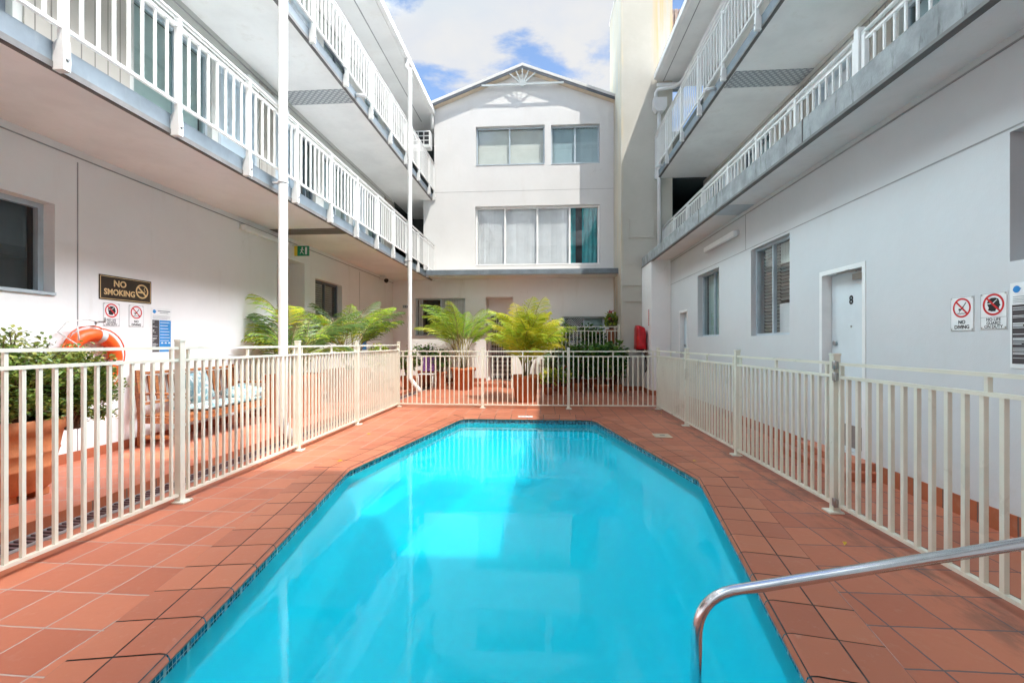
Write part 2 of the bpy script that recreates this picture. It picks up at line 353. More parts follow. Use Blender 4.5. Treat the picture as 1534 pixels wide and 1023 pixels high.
M['leaf_mid'] = leaf('mid_green_leaf', (.07, .18, .03), (.20, .36, .07))
M['leaf_lime'] = leaf('lime_leaf', (.32, .45, .03), (.60, .64, .08))
M['leaf_grey'] = leaf('grey_green_leaf', (.16, .25, .17), (.32, .42, .30))
M['flower_r'] = leaf('red_petal', (.5, .03, .05), (.7, .12, .12))
M['flower_w'] = leaf('white_petal', (.6, .55, .6), (.75, .72, .75))
M['flower_y'] = leaf('yellow_petal', (.7, .45, .03), (.8, .6, .06))
def cushion_mat():
    m, nt, b, out, p = new_mat('patterned_cushion_cloth')
    v = nd(nt, 'ShaderNodeTexVoronoi', feature='F1'); v.inputs['Scale'].default_value = 17; nt.links.new(p, v.inputs['Vector'])
    w = ramp(nt, noise(nt, p, 12, 4, .6, 1.2), .45, .6)
    c = mixc(nt, w, (.15, .27, .29), (.56, .60, .58)); c = mixc(nt, mth(nt, 'LESS_THAN', v.outputs['Distance'], .2), c, (.12, .22, .30))
    nt.links.new(c, b.inputs['Base Color']); b.inputs['Roughness'].default_value = .85
    bump(nt, b, noise(nt, p, 250, 2), .2, .002); return m
M['cushion'] = cushion_mat()
def tower_mat():
    m, nt, b, out, p = new_mat('cream_tower_render')
    sp = nd(nt, 'ShaderNodeSeparateXYZ'); nt.links.new(p, sp.inputs[0])
    n1 = noise(nt, p, .8, 5, .6)
    c = mixc(nt, ramp(nt, n1, .3, .7), (.45, .43, .375), (.51, .49, .435))
    st = ramp(nt, noise(nt, mapping(nt, p, (5, 5, .25)), 1.8, 6, .6), .40, .62)
    right = mth(nt, 'MULTIPLY', ramp(nt, sp.outputs[0], 2.9, 3.2), ramp(nt, sp.outputs[2], 7.6, 10.2))
    c = mixc(nt, mth(nt, 'MULTIPLY', mth(nt, 'MULTIPLY', right, st), .55), c, (.62, .36, .08))
    corner = mth(nt, 'MULTIPLY', mth(nt, 'SUBTRACT', 1, ramp(nt, sp.outputs[0], 2.17, 2.26)), ramp(nt, noise(nt, mapping(nt, p, (3, 3, .3)), 3, 5), .4, .65))
    c = mixc(nt, mth(nt, 'MULTIPLY', corner, .4), c, (.62, .48, .26))
    nt.links.new(c, b.inputs['Base Color']); b.inputs['Roughness'].default_value = .8
    bump(nt, b, mth(nt, 'ADD', noise(nt, p, 8, 3), mth(nt, 'MULTIPLY', noise(nt, p, 80, 2), .3)), .2, .012); return m
M['tower'] = tower_mat()

# ------------------------------------------------------------------ mesh helpers
ORG = {}
class MB:
    def __init__(s, T=None):
        s.v = []; s.f = []; s.m = []; s.T = T or (lambda x, y, z: (x, y, z)); s.mi = 0; s.sm = []
        s.smooth = False
    def av(s, p):
        s.v.append(Vector(s.T(*p))); return len(s.v)-1
    def face(s, idx):
        s.f.append(idx); s.m.append(s.mi); s.sm.append(s.smooth)
    def poly(s, pts): s.face([s.av(p) for p in pts])
    def box(s, x0, x1, y0, y1, z0, z1):
        i = [s.av(p) for p in ((x0,y0,z0),(x1,y0,z0),(x1,y1,z0),(x0,y1,z0),(x0,y0,z1),(x1,y0,z1),(x1,y1,z1),(x0,y1,z1))]
        for q in ((0,3,2,1),(4,5,6,7),(0,1,5,4),(1,2,6,5),(2,3,7,6),(3,0,4,7)): s.face([i[k] for k in q])
    def cbox(s, x0, x1, y0, y1, z0, z1, c):          # chamfered box
        bm = bmesh.new(); bmesh.ops.create_cube(bm, size=1)
        for v in bm.verts: v.co = Vector(((x0+x1)/2+v.co.x*(x1-x0), (y0+y1)/2+v.co.y*(y1-y0), (z0+z1)/2+v.co.z*(z1-z0)))
        bmesh.ops.bevel(bm, geom=bm.edges[:], offset=c, segments=2, profile=.5, affect='EDGES')
        s.from_bm(bm); bm.free()
    def from_bm(s, bm, mat=None):
        bm.verts.ensure_lookup_table(); b0 = len(s.v)
        for v in bm.verts: s.av(tuple(mat @ v.co) if mat else tuple(v.co))
        for f in bm.faces: s.face([b0+v.index for v in f.verts])
    def obox(s, mat, sx, sy, sz):
        i = [s.av(tuple(mat @ Vector((a*sx/2, b*sy/2, c*sz/2)))) for a, b, c in ((-1,-1,-1),(1,-1,-1),(1,1,-1),(-1,1,-1),(-1,-1,1),(1,-1,1),(1,1,1),(-1,1,1))]
        for q in ((0,3,2,1),(4,5,6,7),(0,1,5,4),(1,2,6,5),(2,3,7,6),(3,0,4,7)): s.face([i[k] for k in q])
    def bar(s, a, b, w, h, up=(0, 0, 1)):
        a, b = Vector(a), Vector(b); d = b-a; L = d.length; d.normalize(); up = Vector(up)
        if abs(d.dot(up)) > .98: up = Vector((0, 1, 0))
        x = d.cross(up).normalized(); u = x.cross(d)
        m = Matrix((x, d, u)).transposed().to_4x4(); m.translation = (a+b)/2
        s.obox(m, w, L, h)
    def tube(s, pts, r, n=12, cap=True):
        pts = [Vector(p) for p in pts]; rings = []
        s0 = s.smooth; s.smooth = True
        ref = None
        for i, p in enumerate(pts):
            d = (pts[min(i+1, len(pts)-1)]-pts[max(i-1, 0)]).normalized()
            if ref is None:
                ref = Vector((0, 0, 1)) if abs(d.z) < .9 else Vector((1, 0, 0))
            x = d.cross(ref).normalized(); y = x.cross(d); ref = y
            rr = r[i] if isinstance(r, (list, tuple)) else r
            rings.append([s.av(tuple(p+(x*math.cos(t)+y*math.sin(t))*rr)) for t in (2*math.pi*k/n for k in range(n))])
        for a, b in zip(rings, rings[1:]):
            for k in range(n): s.face([a[k], a[(k+1) % n], b[(k+1) % n], b[k]])
        s.smooth = False
        if cap: s.face(rings[0][::-1]); s.face(rings[-1])
        s.smooth = s0
    def lathe(s, c, prof, n=32, sq=None):            # profile of (radius, z)
        s0 = s.smooth; s.smooth = sq is None; rings = []
        for r, z in prof:
            if sq is None: rings.append([s.av((c[0]+r*math.cos(2*math.pi*k/n), c[1]+r*math.sin(2*math.pi*k/n), c[2]+z)) for k in range(n)])
        for a, b in zip(rings, rings[1:]):
            for k in range(n): s.face([a[k], a[(k+1) % n], b[(k+1) % n], b[k]])
        s.face(rings[0][::-1]); s.face(rings[-1]); s.smooth = s0
    def ribbon(s, a, b): # two polylines -> strip
        ia = [s.av(tuple(p)) for p in a]; ib = [s.av(tuple(p)) for p in b]
        for k in range(len(a)-1): s.face([ia[k], ia[k+1], ib[k+1], ib[k]])
    def build(s, name, mats, parent=None, recalc=True, bevel=0, seg=2):
        if not isinstance(mats, (list, tuple)): mats = [mats]
        org = ORG.get(parent.name, Vector((0, 0, 0))) if parent else Vector((0, 0, 0))
        me = bpy.data.meshes.new(name)
        me.from_pydata([tuple(v-org) for v in s.v], [], s.f)
        for m in mats: me.materials.append(m)
        me.polygons.foreach_set('material_index', s.m); me.polygons.foreach_set('use_smooth', s.sm)
        if recalc:
            bm = bmesh.new(); bm.from_mesh(me); bmesh.ops.recalc_face_normals(bm, faces=bm.faces[:]); bm.to_mesh(me); bm.free()
        me.update()
        o = bpy.data.objects.new(name, me); COL.objects.link(o)
        if parent: o.parent = parent; ORG[o.name] = org
        if bevel:
            md = o.modifiers.new('bevel', 'BEVEL'); md.width = bevel; md.segments = seg; md.limit_method = 'ANGLE'
        return o
def tag(o, label, cat, group=None):
    o['label'] = label; o['category'] = cat
    if group: o['group'] = group
    return o
def thing(name, label, cat, loc=(0, 0, 0), group=None):
    o = bpy.data.objects.new(name, None); COL.objects.link(o); o.empty_display_size = .2
    o.location = loc; ORG[o.name] = Vector(loc); return tag(o, label, cat, group)
def struct(o, kind='structure'):
    o['kind'] = kind; return o
def text(s, size, mat, T, name='lettering', parent=None, align='CENTER', depth=.002, bold=.0, sx=1.0):
    """flat letters as a mesh; T maps (across, up, out) to the world"""
    cu = bpy.data.curves.new(name, 'FONT'); cu.body = s; cu.size = size; cu.align_x = align; cu.align_y = 'CENTER'
    cu.extrude = depth/2; cu.offset = bold; cu.resolution_u = 3
    to = bpy.data.objects.new(name, cu); COL.objects.link(to)
    bpy.context.view_layer.update()
    me = bpy.data.meshes.new_from_object(to.evaluated_get(bpy.context.evaluated_depsgraph_get()))
    mb = MB(); vs = [T(v.co.x*sx, v.co.y, v.co.z+depth/2) for v in me.vertices]
    for v in vs: mb.v.append(Vector(v))
    for p in me.polygons: mb.face(list(p.vertices))
    bpy.data.objects.remove(to); bpy.data.curves.remove(cu); bpy.data.meshes.remove(me)
    return mb

# ------------------------------------------------------------------ wall frames: (along, outward, up) -> world
def FL(u, w, z): return (-4.85+w, u, z)          # left wing, faces +X
def FR(u, w, z): return (3.2-w, u, z)            # right wing ground floor, faces -X
def FR2(u, w, z): return (4.5-w, u, z)           # right wing upper floors
def FB(u, w, z): return (u, 14.3-w, z)           # end block, faces the camera
def FZ(u, w, z): return (u, -3.35+w, z)           # unseen shade block behind the camera, faces +Y

def wall_into(mb, u0, u1, z0, z1, th, ops=()):
    us = sorted({u0, u1, *[min(max(o[k], u0), u1) for o in ops for k in (0, 1)]})
    zs = sorted({z0, z1, *[min(max(o[k], z0), z1) for o in ops for k in (2, 3)]})
    def solid(i, j):
        if i < 0 or j < 0 or i >= len(us)-1 or j >= len(zs)-1: return False
        cu, cz = (us[i]+us[i+1])/2, (zs[j]+zs[j+1])/2
        return not any(o[0] < cu < o[1] and o[2] < cz < o[3] for o in ops)
    for i in range(len(us)-1):
        for j in range(len(zs)-1):
            if not solid(i, j): continue
            a, b, c, d = us[i], us[i+1], zs[j], zs[j+1]
            mb.poly([(a, 0, c), (b, 0, c), (b, 0, d), (a, 0, d)]); mb.poly([(a, -th, c), (a, -th, d), (b, -th, d), (b, -th, c)])
            if not solid(i-1, j): mb.poly([(a, 0, c), (a, 0, d), (a, -th, d), (a, -th, c)])
            if not solid(i+1, j): mb.poly([(b, 0, c), (b, -th, c), (b, -th, d), (b, 0, d)])
            if not solid(i, j-1): mb.poly([(a, 0, c), (a, -th, c), (b, -th, c), (b, 0, c)])
            if not solid(i, j+1): mb.poly([(a, 0, d), (b, 0, d), (b, -th, d), (a, -th, d)])

def blind_into(mb, kind, a, b, c, d, w):
    if kind == 'vertical':
        n = max(2, round((b-a)/.085)); p = (b-a)/n
        for k in range(n):
            u = a+(k+.5)*p; t = .018+random.uniform(-.006, .006)
            mb.poly([(u-p*.52, w-t, c), (u+p*.52, w+t, c), (u+p*.52, w+t, d), (u-p*.52, w-t, d)])
    elif kind in ('roller', 'screen'):
        mb.box(a, b, w-.004, w, c, d)
    elif kind == 'venetian':
        z = c
        while z < d-.02:
            mb.poly([(a, w-.013, z), (b, w-.013, z), (b, w+.013, z+.034), (a, w+.013, z+.034)]); z += .05
    elif kind == 'curtain':
        n = 60; s0 = mb.smooth; mb.smooth = True
        pts = [(a+(b-a)*k/n, w+.03*math.sin(k/n*(b-a)*48)+.012*math.sin(k*1.7)) for k in range(n+1)]
        mb.ribbon([(u, q, c) for u, q in pts], [(u, q*1.0, d) for u, q in pts]); mb.smooth = s0

BM = {'vertical': 'blind', 'roller': 'roller', 'venetian': 'venet', 'curtain': 'teal', 'screen': 'screen'}
def window(parent, T, u0, u1, z0, z1, cuts=(.5,), blinds=('vertical', 'vertical'), frame='alu', recess=.1, fw=.045, sill=True, gl='glass', label=None, inner='room'):
    mb = MB(T); w0, w1 = -recess-.055, -recess
    e = .0015
    mb.box(u0+e, u0+fw, w0, w1, z0+e, z1-e); mb.box(u1-fw, u1-e, w0, w1, z0+e, z1-e)
    mb.box(u0+fw, u1-fw, w0, w1, z0+e, z0+fw); mb.box(u0+fw, u1-fw, w0, w1, z1-fw, z1-e)
    xs = [u0+fw]+[u0+(u1-u0)*c for c in cuts]+[u1-fw]
    for k, x in enumerate(xs[1:-1]): mb.box(x-fw*.45, x+fw*.45, w0+(.012 if k % 2 else 0), w1-.004, z0+fw, z1-fw)
    win = mb.build('window', M[frame], parent)
    if label: win['label'] = label
    g = MB(T)
    for a, b in zip(xs, xs[1:]): g.poly([(a, w0+.02, z0+fw), (b, w0+.02, z0+fw), (b, w0+.02, z1-fw), (a, w0+.02, z1-fw)])
    g.build('pane', M[gl], win)
    for (a, b), k in zip(zip(xs, xs[1:]), blinds):
        if not k: continue
        kinds = k if isinstance(k, list) else [(k, 0, 1, 0)]
        for kk, f0, f1, zf, *zt in kinds:
            m = MB(T); blind_into(m, kk, a+(b-a)*f0, a+(b-a)*f1, z0+fw*.6+(z1-z0)*zf, z0+(z1-z0)*zt[0] if zt else z1-fw*.6, w0-.06)
            m.build('curtain' if kk == 'curtain' else 'blind', M[BM[kk]], win)
    r = MB(T); b0, b1 = -.2, -1.4
    for q in ([(u0, b0, z0), (u1, b0, z0), (u1, b1, z0), (u0, b1, z0)], [(u0, b0, z1), (u1, b0, z1), (u1, b1, z1), (u0, b1, z1)],
              [(u0, b0, z0), (u0, b0, z1), (u0, b1, z1), (u0, b1, z0)], [(u1, b0, z0), (u1, b0, z1), (u1, b1, z1), (u1, b1, z0)],
              [(u0, b1, z0), (u1, b1, z0), (u1, b1, z1), (u0, b1, z1)]): r.poly(q)
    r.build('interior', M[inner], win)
    if sill:
        m = MB(T); m.box(u0-.0, u1+.0, -recess+.001, .018, z0+.002, z0+.03); m.build('sill', M[frame], win)
    return win

def door(parent, T, u0, u1, z0, z1, mat='door', recess=.12, knob='left', frame='white_frame', name='door', label=None):
    fw = .05; mb = MB(T)
    mb.box(u0+fw+.003, u1-fw-.003, -recess-.04, -recess, z0+.008, z1-fw-.003)
    d = mb.build(name, M[mat], parent)
    if label: d['label'] = label
    f = MB(T); f.box(u0+.001, u0+fw, -.19, .006, z0, z1-.001); f.box(u1-fw, u1-.001, -.19, .006, z0, z1-.001); f.box(u0+fw, u1-fw, -.19, .006, z1-fw, z1-.001)
    f.build('door_frame', M[frame], d)
    h = MB(T); ku = u0+.13 if knob == 'left' else u1-.13
    h.tube([(ku, -recess, z0+1.0), (ku, -recess+.05, z0+1.0), (ku+(.06 if knob == 'left' else -.06), -recess+.055, z0+1.0), (ku+(.11 if knob == 'left' else -.11), -recess+.05, z0+1.0)], .011, 8)
    h.tube([(ku, -recess, z0+1.0), (ku, -recess+.008, z0+1.0)], .026, 14)
    h.tube([(ku, -recess, z0+1.17), (ku, -recess+.025, z0+1.17)], .026, 14)
    h.build('handle', M['steel'], d)
    b = MB(T); b.box(u0, u1, -.35, -.205, z0, z1); b.build('interior', M['dark'], d)
    return d

# ------------------------------------------------------------------ ground and pool
def fillet(pts, rad):
    out = []; n = len(pts)
    for i, p in enumerate(pts):
        p = Vector(p); a = (Vector(pts[i-1])-p).normalized(); b = (Vector(pts[(i+1) % n])-p).normalized()
        r = rad[i]
        if r <= 0: out.append(p); continue
        ang = a.angle(b); t = r/math.tan(ang/2); p0 = p+a*t; p1 = p+b*t
        for k in range(7):
            s = k/6; q = (p0*(1-s)+p*s)*(1-s)+(p*(1-s)+p1*s)*s; out.append(q)
    return out
def offset(pts, d):          # CCW polygon, d>0 outward
    out = []; n = len(pts)
    for i in range(n):
        a, p, b = Vector(pts[i-1]), Vector(pts[i]), Vector(pts[(i+1) % n])
        d1 = (p-a).normalized(); d2 = (b-p).normalized()
        n1 = Vector((d1.y, -d1.x)); n2 = Vector((d2.y, -d2.x)); m = (n1+n2)
        m = m/max(.3, m.length_squared/2)
        out.append(p+m*d)
    return out
PCORN = [(-1.40, .5), (.825, .5), (1.545, 4.6), (.88, 8.05), (-1.48, 8.05), (-2.085, 4.68)]
POOL = fillet(PCORN, [.12, .12, .16, .26, .26, .16])
CW = .375
OUT = offset(POOL, CW)

def ring_fill(mb_name, outer, inner, z, mat, kindname):
    bm = bmesh.new()
    def loop(pts):
        vs = [bm.verts.new((p[0], p[1], z)) for p in pts]
        return [bm.edges.new((vs[i], vs[(i+1) % len(vs)])) for i in range(len(vs))]
    ed = loop(outer)+loop(inner)
    bmesh.ops.triangle_fill(bm, use_beauty=True, use_dissolve=False, edges=ed)
    for f in bm.faces:
        if f.normal.z < 0: f.normal_flip()
    me = bpy.data.meshes.new(mb_name); bm.to_mesh(me); bm.free(); me.materials.append(mat)
    o = bpy.data.objects.new(kindname, me); COL.objects.link(o); return struct(o)
ring_fill('pool_deck', [(-4.85, -3.3), (3.2, -3.3), (3.2, 12.4), (2.8, 14.3), (-4.85, 14.3)], OUT, 0, M['tile'], 'pool_deck')
M['earth'] = paint('bare_ground', (.20, .19, .17), .9, .15, .3, .3, 5)
ring_fill('ground', [(-900, -900), (900, -900), (900, 900), (-900, 900)], offset(POOL, .6), -.25, M['earth'], 'ground')

def coping():
    mb = MB(); inner = POOL; n = len(inner)
    # straight runs between fillets get even tiles; corners get one mitred tile
    seglist = []
    i = 0
    P = [Vector(p) for p in inner]
    L = [0]
    for k in range(n): L.append(L[-1]+(P[(k+1) % n]-P[k]).length)
    tot = L[-1]
    def at(s, off):
        s %= tot
        for k in range(n):
            if L[k] <= s <= L[k+1]:
                t = (s-L[k])/max(1e-9, L[k+1]-L[k]); o = OFFS[off]
                return o[k]*(1-t)+o[(k+1) % n]*t
        return OFFS[off][0]
    OFFS = {d: offset(POOL, d) for d in (-.03, -.022, -.008, .012, .188, .196, CW-.006)}
    # cut stations
    sts = []
    corner_mid = [L[k] for k in range(3, n, 7)]
    for a, b in zip(corner_mid, corner_mid[1:]+[corner_mid[0]+tot]):
        m = max(1, round((b-a)/.27))
        sts += [a+(b-a)*j/m for j in range(m)]
    sts.append(sts[0]+tot)
    g = .0042
    for a, b in zip(sts, sts[1:]):
        ss = [a+g+(b-a-2*g)*j/3 for j in range(4)]
        dz = random.uniform(-.001, .001)
        # bullnose row
        prof = [(-.022, -.045), (-.03, -.028), (-.022, -.008), (-.008, .0005), (.012, .004), (.188, .004)]
        rows = [[mb.av((*at(s, o), z+dz)) for s in ss] for o, z in prof]
        mb.smooth = True
        for r0, r1 in zip(rows, rows[1:]):
            for j in range(3): mb.face([r0[j], r0[j+1], r1[j+1], r1[j]])
        mb.smooth = False
        rows = [[mb.av((*at(s, o), .004+dz)) for s in ss] for o in (.196, CW-.006)]
        for j in range(3): mb.face([rows[0][j], rows[0][j+1], rows[1][j+1], rows[1][j]])
    o = mb.build('pool_coping', M['coping'], recalc=False)
    for p in o.data.polygons: pass
    bm = bmesh.new(); bm.from_mesh(o.data); bmesh.ops.recalc_face_normals(bm, faces=bm.faces[:])
    for f in bm.faces:
        if f.normal.z < -.05: f.normal_flip()
    bm.to_mesh(o.data); bm.free()
    struct(o)
    gb = MB(); a = [(*p, -.001) for p in offset(POOL, -.018)]; b = [(*p, -.001) for p in OUT]
    gb.ribbon(a+[a[0]], b+[b[0]])
    struct(gb.build('pool_coping_bed', M['grout']))
coping()
WZ = -.105
def pool():
    wl = [Vector(p) for p in POOL]
    mb = MB(); a = [(*p, -.001) for p in wl]; b = [(*p, -.24) for p in wl]
    mb.ribbon(a+[a[0]], b+[b[0]]); struct(mb.build('pool_waterline_tiles', M['mosaic']))
    mb = MB()
    def lev(d, z): return [(*p, z) for p in fillet(offset(PCORN, d), [.12, .12, .16, .26, .26, .16])]
    rings = [lev(0, -.24), lev(-.02, -.55), lev(-.24, -.57), lev(-.36, -1.1)]
    for q, s in zip(rings, rings[1:]): mb.ribbon(q+[q[0]], s+[s[0]])
    mb.poly(rings[-1])
    # entry steps at the near right corner
    mb.box(.12, .36, .96, 1.35, -1.098, -.45)
    struct(mb.build('pool_basin', M['basin']))
    mb = MB(); mb.poly([(*p, WZ) for p in offset(POOL, -.002)]); o = mb.build('pool_water', M['water'], recalc=False)
    struct(o)
pool()

# raised walkway along the left wing and the landing along the end block
mb = MB()
WK = .1
mb.poly([(-4.85, -3.34, WK), (-3.5, -3.34, WK), (-3.5, 13.55, WK), (-4.85, 13.55, WK)])
mb.poly([(-4.85, 13.55, WK), (2.16, 13.55, WK), (2.16, 14.3, WK), (-4.85, 14.3, WK)])
mb.mi = 1; mb.poly([(-3.5, -3.34, 0), (-3.5, 13.55, 0), (-3.5, 13.55, WK), (-3.5, -3.34, WK)])
mb.mi = 2; mb.poly([(-3.5, 13.55, 0), (2.16, 13.55, 0), (2.16, 13.55, WK), (-3.5, 13.55, WK)])
struct(mb.build('walkway', [M['tile_walk'], M['tile_skirt'], M['tile_skirt_x']]))
mb = MB(); mb.mi = 0
mb.cbox(2.85, 3.199, 4.55, 5.75, .001, .085, .006); mb.cbox(3.0, 3.199, 4.62, 5.68, .0855, .16, .006)
struct(mb.build('door_step', M['tile_walk']))
# slotted drain between fence and walkway
t = thing('drain_grate', 'long dark slotted drain grate at the foot of the left walkway step', 'drain', (-3.4, 5, 0))
mb = MB(); mb.box(-3.497, -3.485, -1, 13.4, .003, .02); mb.box(-3.335, -3.323, -1, 13.4, .003, .02)
mb.build('grate_frame', M['joint'], t)
mb = MB(); y = -.95
while y < 13.35:
    mb.box(-3.485, -3.335, y, y+.022, .008, .018); y += .05
mb.build('bar_row', paint('grate_bars', (.16, .09, .09), .6, .15, 9), t)
mb = MB(); mb.box(-3.485, -3.335, -1, 13.4, .002, .005); mb.build('channel', M['black'], t)

# ------------------------------------------------------------------ left wing
lw = thing('apartment_wing', 'left white apartment wing with two open balcony corridors above the bench and lifebuoy', 'building', (-4.85, 6, 0))
NW, DW, W2 = (2.7, 4.18, 1.79, 2.7), (7.95, 8.9, .1, 2.93), (9.33, 10.62, 1.89, 2.7)
mb = MB(FL); wall_into(mb, -3.34, 14.3, -.3, 3.33, .2, [NW, DW, W2])
mb.mi = 1
for u in (4.4, 11.65): mb.box(u-.006, u+.006, -.05, .003, .2, 3.2)
mb.box(-3.34, 14.3, -.05, .012, 3.245, 3.255)
mb.build('wall', [M['wall'], M['joint']], lw)
mb = MB(FL)
for a, b in ((-3.34, DW[0]), (DW[1], 14.29)): mb.box(a, b, .001, .012, WK, WK+.1)
mb.build('skirting', M['tile_skirt'], lw)
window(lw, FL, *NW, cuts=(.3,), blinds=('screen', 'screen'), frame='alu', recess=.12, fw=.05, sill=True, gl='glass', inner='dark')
window(lw, FL, *W2, cuts=(.52,), blinds=('venetian', 'venetian'), frame='alu_d', recess=.12)
mb = MB(FL)     # doorway passage
a, b, c, d = DW
for q in ([(a, -.2, c), (a, -1.6, c), (a, -1.6, d), (a, -.2, d)], [(b, -.2, c), (b, -1.6, c), (b, -1.6, d), (b, -.2, d)], [(a, -.2, d), (b, -.2, d), (b, -1.6, d), (a, -1.6, d)],
          [(a, -1.6, c), (b, -1.6, c), (b, -1.6, d), (a, -1.6, d)]): mb.poly(q)
mb.mi = 1; mb.poly([(a, 0, c), (b, 0, c), (b, -1.6, c), (a, -1.6, c)])
mb.build('entrance', [M['wall'], M['tile_walk']], lw)
L1W = [(1.9, 3.82), (5.05, 6.32), (8.75, 9.35), (9.7, 11.0), (12.25, 13.4)]
L1D = [(.6, 1.5), (6.45, 7.35), (7.9, 8.6), (11.2, 12.05)]
L1C = [(3.9, 4.98), (7.42, 7.84), (13.5, 16)]
def upper(parent, T, z0, z1, wins, doors, clads, u0, u1, dmat, ztop, wb, dlabel=None):
    mb = MB(T); wall_into(mb, u0, u1, z0, z1, .2, [(a, b, z0+.12, z0+ztop) for a, b in wins]+[(a, b, z0+.02, z0+ztop) for a, b in doors])
    mb.mi = 1; mb.box(u0, u1, -.05, .012, z1-.1, z1-.085)
    mb.build('wall', [M['wall_up'], M['joint']], parent)
    for i, (a, b) in enumerate(wins): window(parent, T, a, b, z0+.12, z0+ztop, cuts=(.55,), blinds=wb[i % len(wb)], frame='alu' if i % 2 else 'alu_d', recess=.07, gl='glass_t', sill=True)
    for i, (a, b) in enumerate(doors): door(parent, T, a, b, z0+.02, z0+ztop, dmat, knob='left' if i % 2 else 'right', frame='alu')
    for a, b in clads:
        m = MB(T); m.box(a, b, .001, .02, z0+.02, z1-.12); m.build('cladding', M['clad'], parent)
upper(lw, FL, 3.5, 5.9, L1W, L1D, L1C, -3.34, 16.5, 'door_b', 2.02, [('vertical', 'roller'), ('roller', 'roller'), ('roller', None)])
upper(lw, FL, 6.07, 8.56, [(2, 3.4), (5.0, 6.2), (9.7, 11.0), (12.0, 13.2)], [(3.7, 4.6), (7.0, 7.9), (8.4, 9.3), (13.6, 14.4)], [(6.25, 6.95)], -3.34, 16.5, 'door', 2.05, [('vertical', 'vertical')])
for zb, zt in ((3.33, 3.5), (5.9, 6.07)):
    mb = MB(); mb.box(-5.05, -3.563, -3.34, 16.5, zb, zt); mb.build('floor_slab', M['soffit'], lw)
    mb = MB(); mb.box(-3.563, -3.55, -3.34, 14.29, zb+.03, zt+.004)
    mb.mi = 1; mb.box(-3.60, -3.552, -3.34, 14.29, zb-.018, zb-.001); mb.box(-3.563, -3.545, -3.34, 14.29, zb-.018, zb+.03)
    mb.build('fascia', [M['fascia'], M['drip']], lw)
mb = MB(); mb.box(-4.84, -3.62, 7.95, 8.42, 5.892, 5.899); mb.build('joint_plate', M['plate'], lw)
mb = MB(); mb.box(-4.84, -3.62, 7.7, 8.1, 3.322, 3.3295); mb.build('joint_plate', M['drip'], lw)
mb = MB(); mb.box(-8.5, -3.56, -3.34, 16.7, 8.56, 8.6)
mb.mi = 1
for x in (-4.0, -4.4):
    mb.box(x-.012, x+.012, -3.34, 14.6, 8.553, 8.5599)
mb.build('eave_soffit', [M['soffit'], M['joint']], lw)
mb = MB(); mb.poly([(-3.6, -3.34, 8.74), (-3.6, 16.7, 8.74), (-8.5, 16.7, 9.4), (-8.5, -3.34, 9.4)]); mb.box(-3.62, -3.6, -3.34, 14.6, 8.6, 8.74); mb.build('roof', M['roof'], lw)
mb = MB(); mb.box(-3.6, -3.46, -3.34, 14.6, 8.58, 8.592); mb.box(-3.472, -3.46, -3.34, 14.6, 8.592, 8.72); mb.tube([(-3.466, -3.34, 8.722), (-3.466, 14.6, 8.722)], .012, 8)
mb.build('gutter', M['soffit'], lw)
mb = MB(); mb.box(-8.4, -8.2, -3.34, 16.5, -.3, 8.56); mb.box(-8.2, -5.05, 16.3, 16.5, -.3, 8.56); mb.build('rear_wall', M['wall'], lw)
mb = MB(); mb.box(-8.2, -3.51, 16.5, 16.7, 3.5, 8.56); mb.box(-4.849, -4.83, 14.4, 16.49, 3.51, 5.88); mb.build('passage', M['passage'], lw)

# ------------------------------------------------------------------ right wing
rw = thing('apartment_wing', 'right white apartment wing with door 8 and concrete edged balconies above', 'building', (3.2, 6, 0))
D8, RW1, RW2, RW3, RD = (4.76, 5.52, .15, 2.14), (6.17, 7.28, 1.43, 2.76), (8.57, 9.73, 1.45, 2.72), (1.6, 3.36, 1.88, 2.77), (10.4, 11.02, .1, 2.08)
mb = MB(FR); wall_into(mb, -3.34, 11.75, -.3, 3.43, .2, [D8, RW1, RW2, RW3, RD])
mb.mi = 1
mb.box(-3.34, 11.75, -.05, .003, 2.79, 2.802); mb.box(-3.34, 11.75, -.05, .01, 3.36, 3.372); mb.box(7.46, 7.475, -.05, .003, 2.802, 3.36)
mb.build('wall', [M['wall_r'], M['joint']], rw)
mb = MB(); mb.box(2.72, 3.4, 11.75, 12.88, -.3, 3.43); mb.build('pier', M['wall'], rw)
mb = MB(FR)
for a, b in ((-3.34, 4.55), (5.75, 10.38), (11.04, 11.74)): mb.box(a, b, .001, .013, 0.001, .15)
mb.build('skirting', M['tile_skirt'], rw)
mb = MB(); mb.box(2.719-.012, 2.719, 11.738, 12.88, .001, .12); mb.mi = 1; mb.box(2.719, 3.187, 11.737, 11.749, .001, .12); mb.build('skirting', [M['tile_skirt'], M['tile_skirt_x']], rw)
window(rw, FR, *RW1, cuts=(.54,), blinds=([('venetian', 0, 1, .36, .74), ('roller', 0, 1, .75), ('vertical', 0, 1, 0, .34)], 'venetian'), frame='alu', recess=.075, fw=.035, gl='glass', sill=False)  # near pane: top roller and bottom strips stand in for pale reflections
window(rw, FR, *RW2, cuts=(.45,), blinds=('roller', 'roller'), frame='alu', recess=.1, fw=.035, gl='glass_t', inner='dark', sill=False)
window(rw, FR, *RW3, cuts=(.5,), blinds=('screen', 'screen'), frame='alu', recess=.13, gl='glass_t', sill=False)
d8 = door(rw, FR, *D8, 'door', .1, knob='right', frame='white_frame', label='pale door numbered 8 with a closer arm')
mb = text('8', .13, None, lambda a, b, o: FR(5.13-a, -.098+o, 1.78+b), bold=.003); mb.build('number', M['sign_black'], d8)
mb = MB(FR); mb.tube([(5.13, -.1, 1.5), (5.13, -.094, 1.5)], .012, 12); mb.build('peephole', M['steel'], d8)
